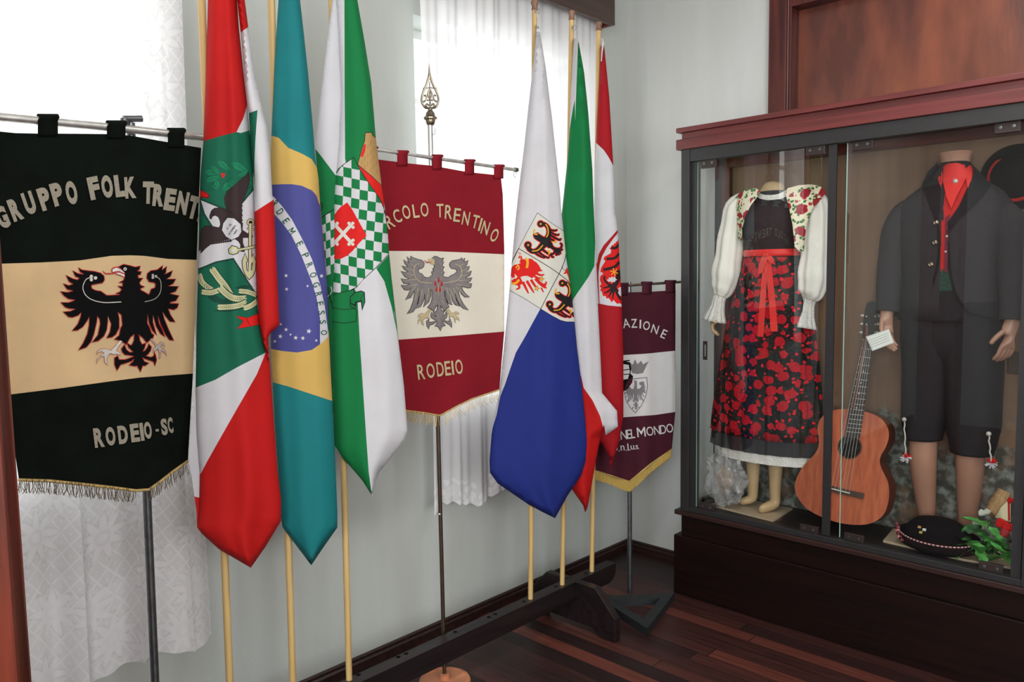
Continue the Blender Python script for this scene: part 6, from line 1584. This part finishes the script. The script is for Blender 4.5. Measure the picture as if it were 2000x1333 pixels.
# --- crumpled clear plastic bag
pm = bpy.data.materials.new('clear_crumpled_plastic'); pm.use_nodes = True; t_ = pm.node_tree; N, L = t_.nodes, t_.links; N.remove(N['Principled BSDF'])
tr = N.new('ShaderNodeBsdfTransparent'); tr.inputs[0].default_value = (0.93, 0.93, 0.93, 1); g_ = N.new('ShaderNodeBsdfGlossy'); g_.inputs['Roughness'].default_value = 0.12; df = N.new('ShaderNodeBsdfDiffuse'); df.inputs[0].default_value = (0.8, 0.8, 0.8, 1)
m1 = N.new('ShaderNodeMixShader'); m1.inputs[0].default_value = 0.22; L.new(tr.outputs[0], m1.inputs[1]); L.new(df.outputs[0], m1.inputs[2])
fr_ = N.new('ShaderNodeLayerWeight'); fr_.inputs[0].default_value = 0.25; m2 = N.new('ShaderNodeMixShader'); L.new(fr_.outputs['Fresnel'], m2.inputs[0]); L.new(m1.outputs[0], m2.inputs[1]); L.new(g_.outputs[0], m2.inputs[2]); L.new(m2.outputs[0], N['Material Output'].inputs[0])
bgc = yp(1416, 940, -0.25)
def crumple(c, r, seed, amp, sc, n=4):
    rnd = random.Random(seed); bm = bmesh.new(); bmesh.ops.create_icosphere(bm, subdivisions=n, radius=1)
    from mathutils import noise
    for v in bm.verts:
        d = v.co.normalized(); q = noise.noise(d*2.6+Vector((seed, 0, 0)))+0.5*abs(noise.noise(d*6+Vector((0, seed, 0))))-0.4*abs(noise.noise(d*11))
        k = r*(1+amp*q); p_ = c+Vector((d.x*k*sc[0], d.y*k*sc[1], d.z*k*sc[2])); p_.z = max(p_.z, FL+0.009); p_.y = max(p_.y, -0.308); v.co = p_
    mb = MB(); mb.add([v.co.copy() for v in bm.verts], [tuple(v.index for v in f.verts) for f in bm.faces]); bm.free(); return mb
bg = thing('plastic_bag', 'crumpled clear plastic bag beside the female mannequin\'s feet', 'plastic bag', (bgc.x, bgc.y, FL+0.009))
crumple(bgc, 0.105, 3, 0.42, (0.84, 0.46, 1.1)).build('bag', pm, bg, angle=14)
crumple(bgc+Vector((0, 0, 0.01)), 0.05, 9, 0.4, (0.8, 0.5, 1.1), 3).build('contents', mat('tan_paper_bundle', (176, 146, 120), 0.8, var=0.4, scale=30), bg)

# --- bunch of artificial flowers at the right end
fl = thing('flower_bunch', 'bunch of artificial green leaves with red and white flowers beside the black hat', 'flowers', (1.79, -0.2, FL+0.008))
gm = [mat('bright_green_leaf', (78, 160, 72), 0.5, var=0.3, scale=40), mat('dark_green_leaf', (34, 74, 38), 0.5, var=0.3, scale=40)]
def leaf_mb(c, d, up, ln, wd):
    mb = MB(); d = Vector(d).normalized(); s_ = d.cross(Vector(up)).normalized(); u_ = s_.cross(d)
    vs = []; n = 7
    for i in range(n+1):
        t = i/n; w_ = wd*math.sin(math.pi*min(1, t*0.96+0.04))**0.7*(1+0.22*math.sin(t*19)); h = -0.25*ln*t*t
        for k in (-1, -0.5, 0, 0.5, 1): vs.append(c+d*ln*t+s_*w_*k+u_*(h+abs(k)*wd*0.35))
    mb.add(vs, [(i*5+k, i*5+k+1, i*5+k+6, i*5+k+5) for i in range(n) for k in range(4)]); return mb
rnd = random.Random(5)
for i in range(46):
    px, py = rnd.choice([(1905,1062),(1925,1050),(1945,1060),(1968,1068),(1915,1030),(1895,1072),(1910,1080),(1930,1078),(1950,1082),(1968,1085)]); y = rnd.uniform(-0.285, -0.18)
    c = yp(px+rnd.uniform(-10, 10), py+rnd.uniform(-8, 8), y); c.z = max(c.z, FL+0.03); c.x = min(c.x, 1.835)
    d = Vector((rnd.uniform(-1, 0.5), rnd.uniform(-0.9, 0.3), rnd.uniform(-0.3, 0.9)))
    lf = leaf_mb(c, d, (0, 0, 1), rnd.uniform(0.045, 0.085), rnd.uniform(0.016, 0.027))
    for v in lf.v: v.z = max(v.z, FL+0.0095); v.y = min(max(v.y, -0.305), -0.03); v.x = min(v.x, 1.858)
    lf.build('leaf', gm[i % 2 if i > 22 else 0], fl)
def bloom(px, py, y, m, r, n=9):
    c = yp(px, py, y); c.x = min(c.x, 1.85-r); mb = MB()
    for k in range(n):
        a = k*2.4; t_ = 0.35+0.65*k/n; d = Vector((math.cos(a)*t_, -0.6, math.sin(a)*t_+0.2)).normalized()
        mb.sphere(c+d*r*0.55*t_, r*0.5, 8, 6, (1, 0.6, 1))
    mb.build('blossom', m, fl)
for q in ((1955,1022,-0.24,K_bright,0.022),(1968,1030,-0.25,K_bright,0.024),(1962,1042,-0.26,mat('deep_red_petal', (150, 18, 24), 0.6),0.02),(1974,978,-0.22,K_bright,0.014)): bloom(*q)
for q in ((1918,1002,-0.2,K_offwhite,0.016),(1928,1000,-0.2,K_offwhite,0.014),(1905,1022,-0.22,K_offwhite,0.014),(1922,1028,-0.23,K_offwhite,0.013)): bloom(*q)
wp = Surf(yp(1960, 1000, -0.19), (-0.3, -1, 0), lambda x, y: 0.006*math.sin(x*0.2))
sheet('paper_wrap', [(1943,1011),(1955,992),(1967,980),(1974,978),(1974,1020),(1958,1016)], [(stroke([(1970,980),(1971,1018)], 4), 1)], [mat('cream_paper', (220, 208, 172), 0.7), K_bright], wp, fl, 5)
cn = [yp(1962, 960, -0.10), yp(1948, 985, -0.12), yp(1934, 1004, -0.15)]
mb = MB(); mb.tube(cn, [0.024, 0.028, 0.020], 14); mb.build('straw_bundle', mat('straw', (176, 140, 96), 0.8, var=0.4, scale=3, stretch=(60, 60, 4)), fl)
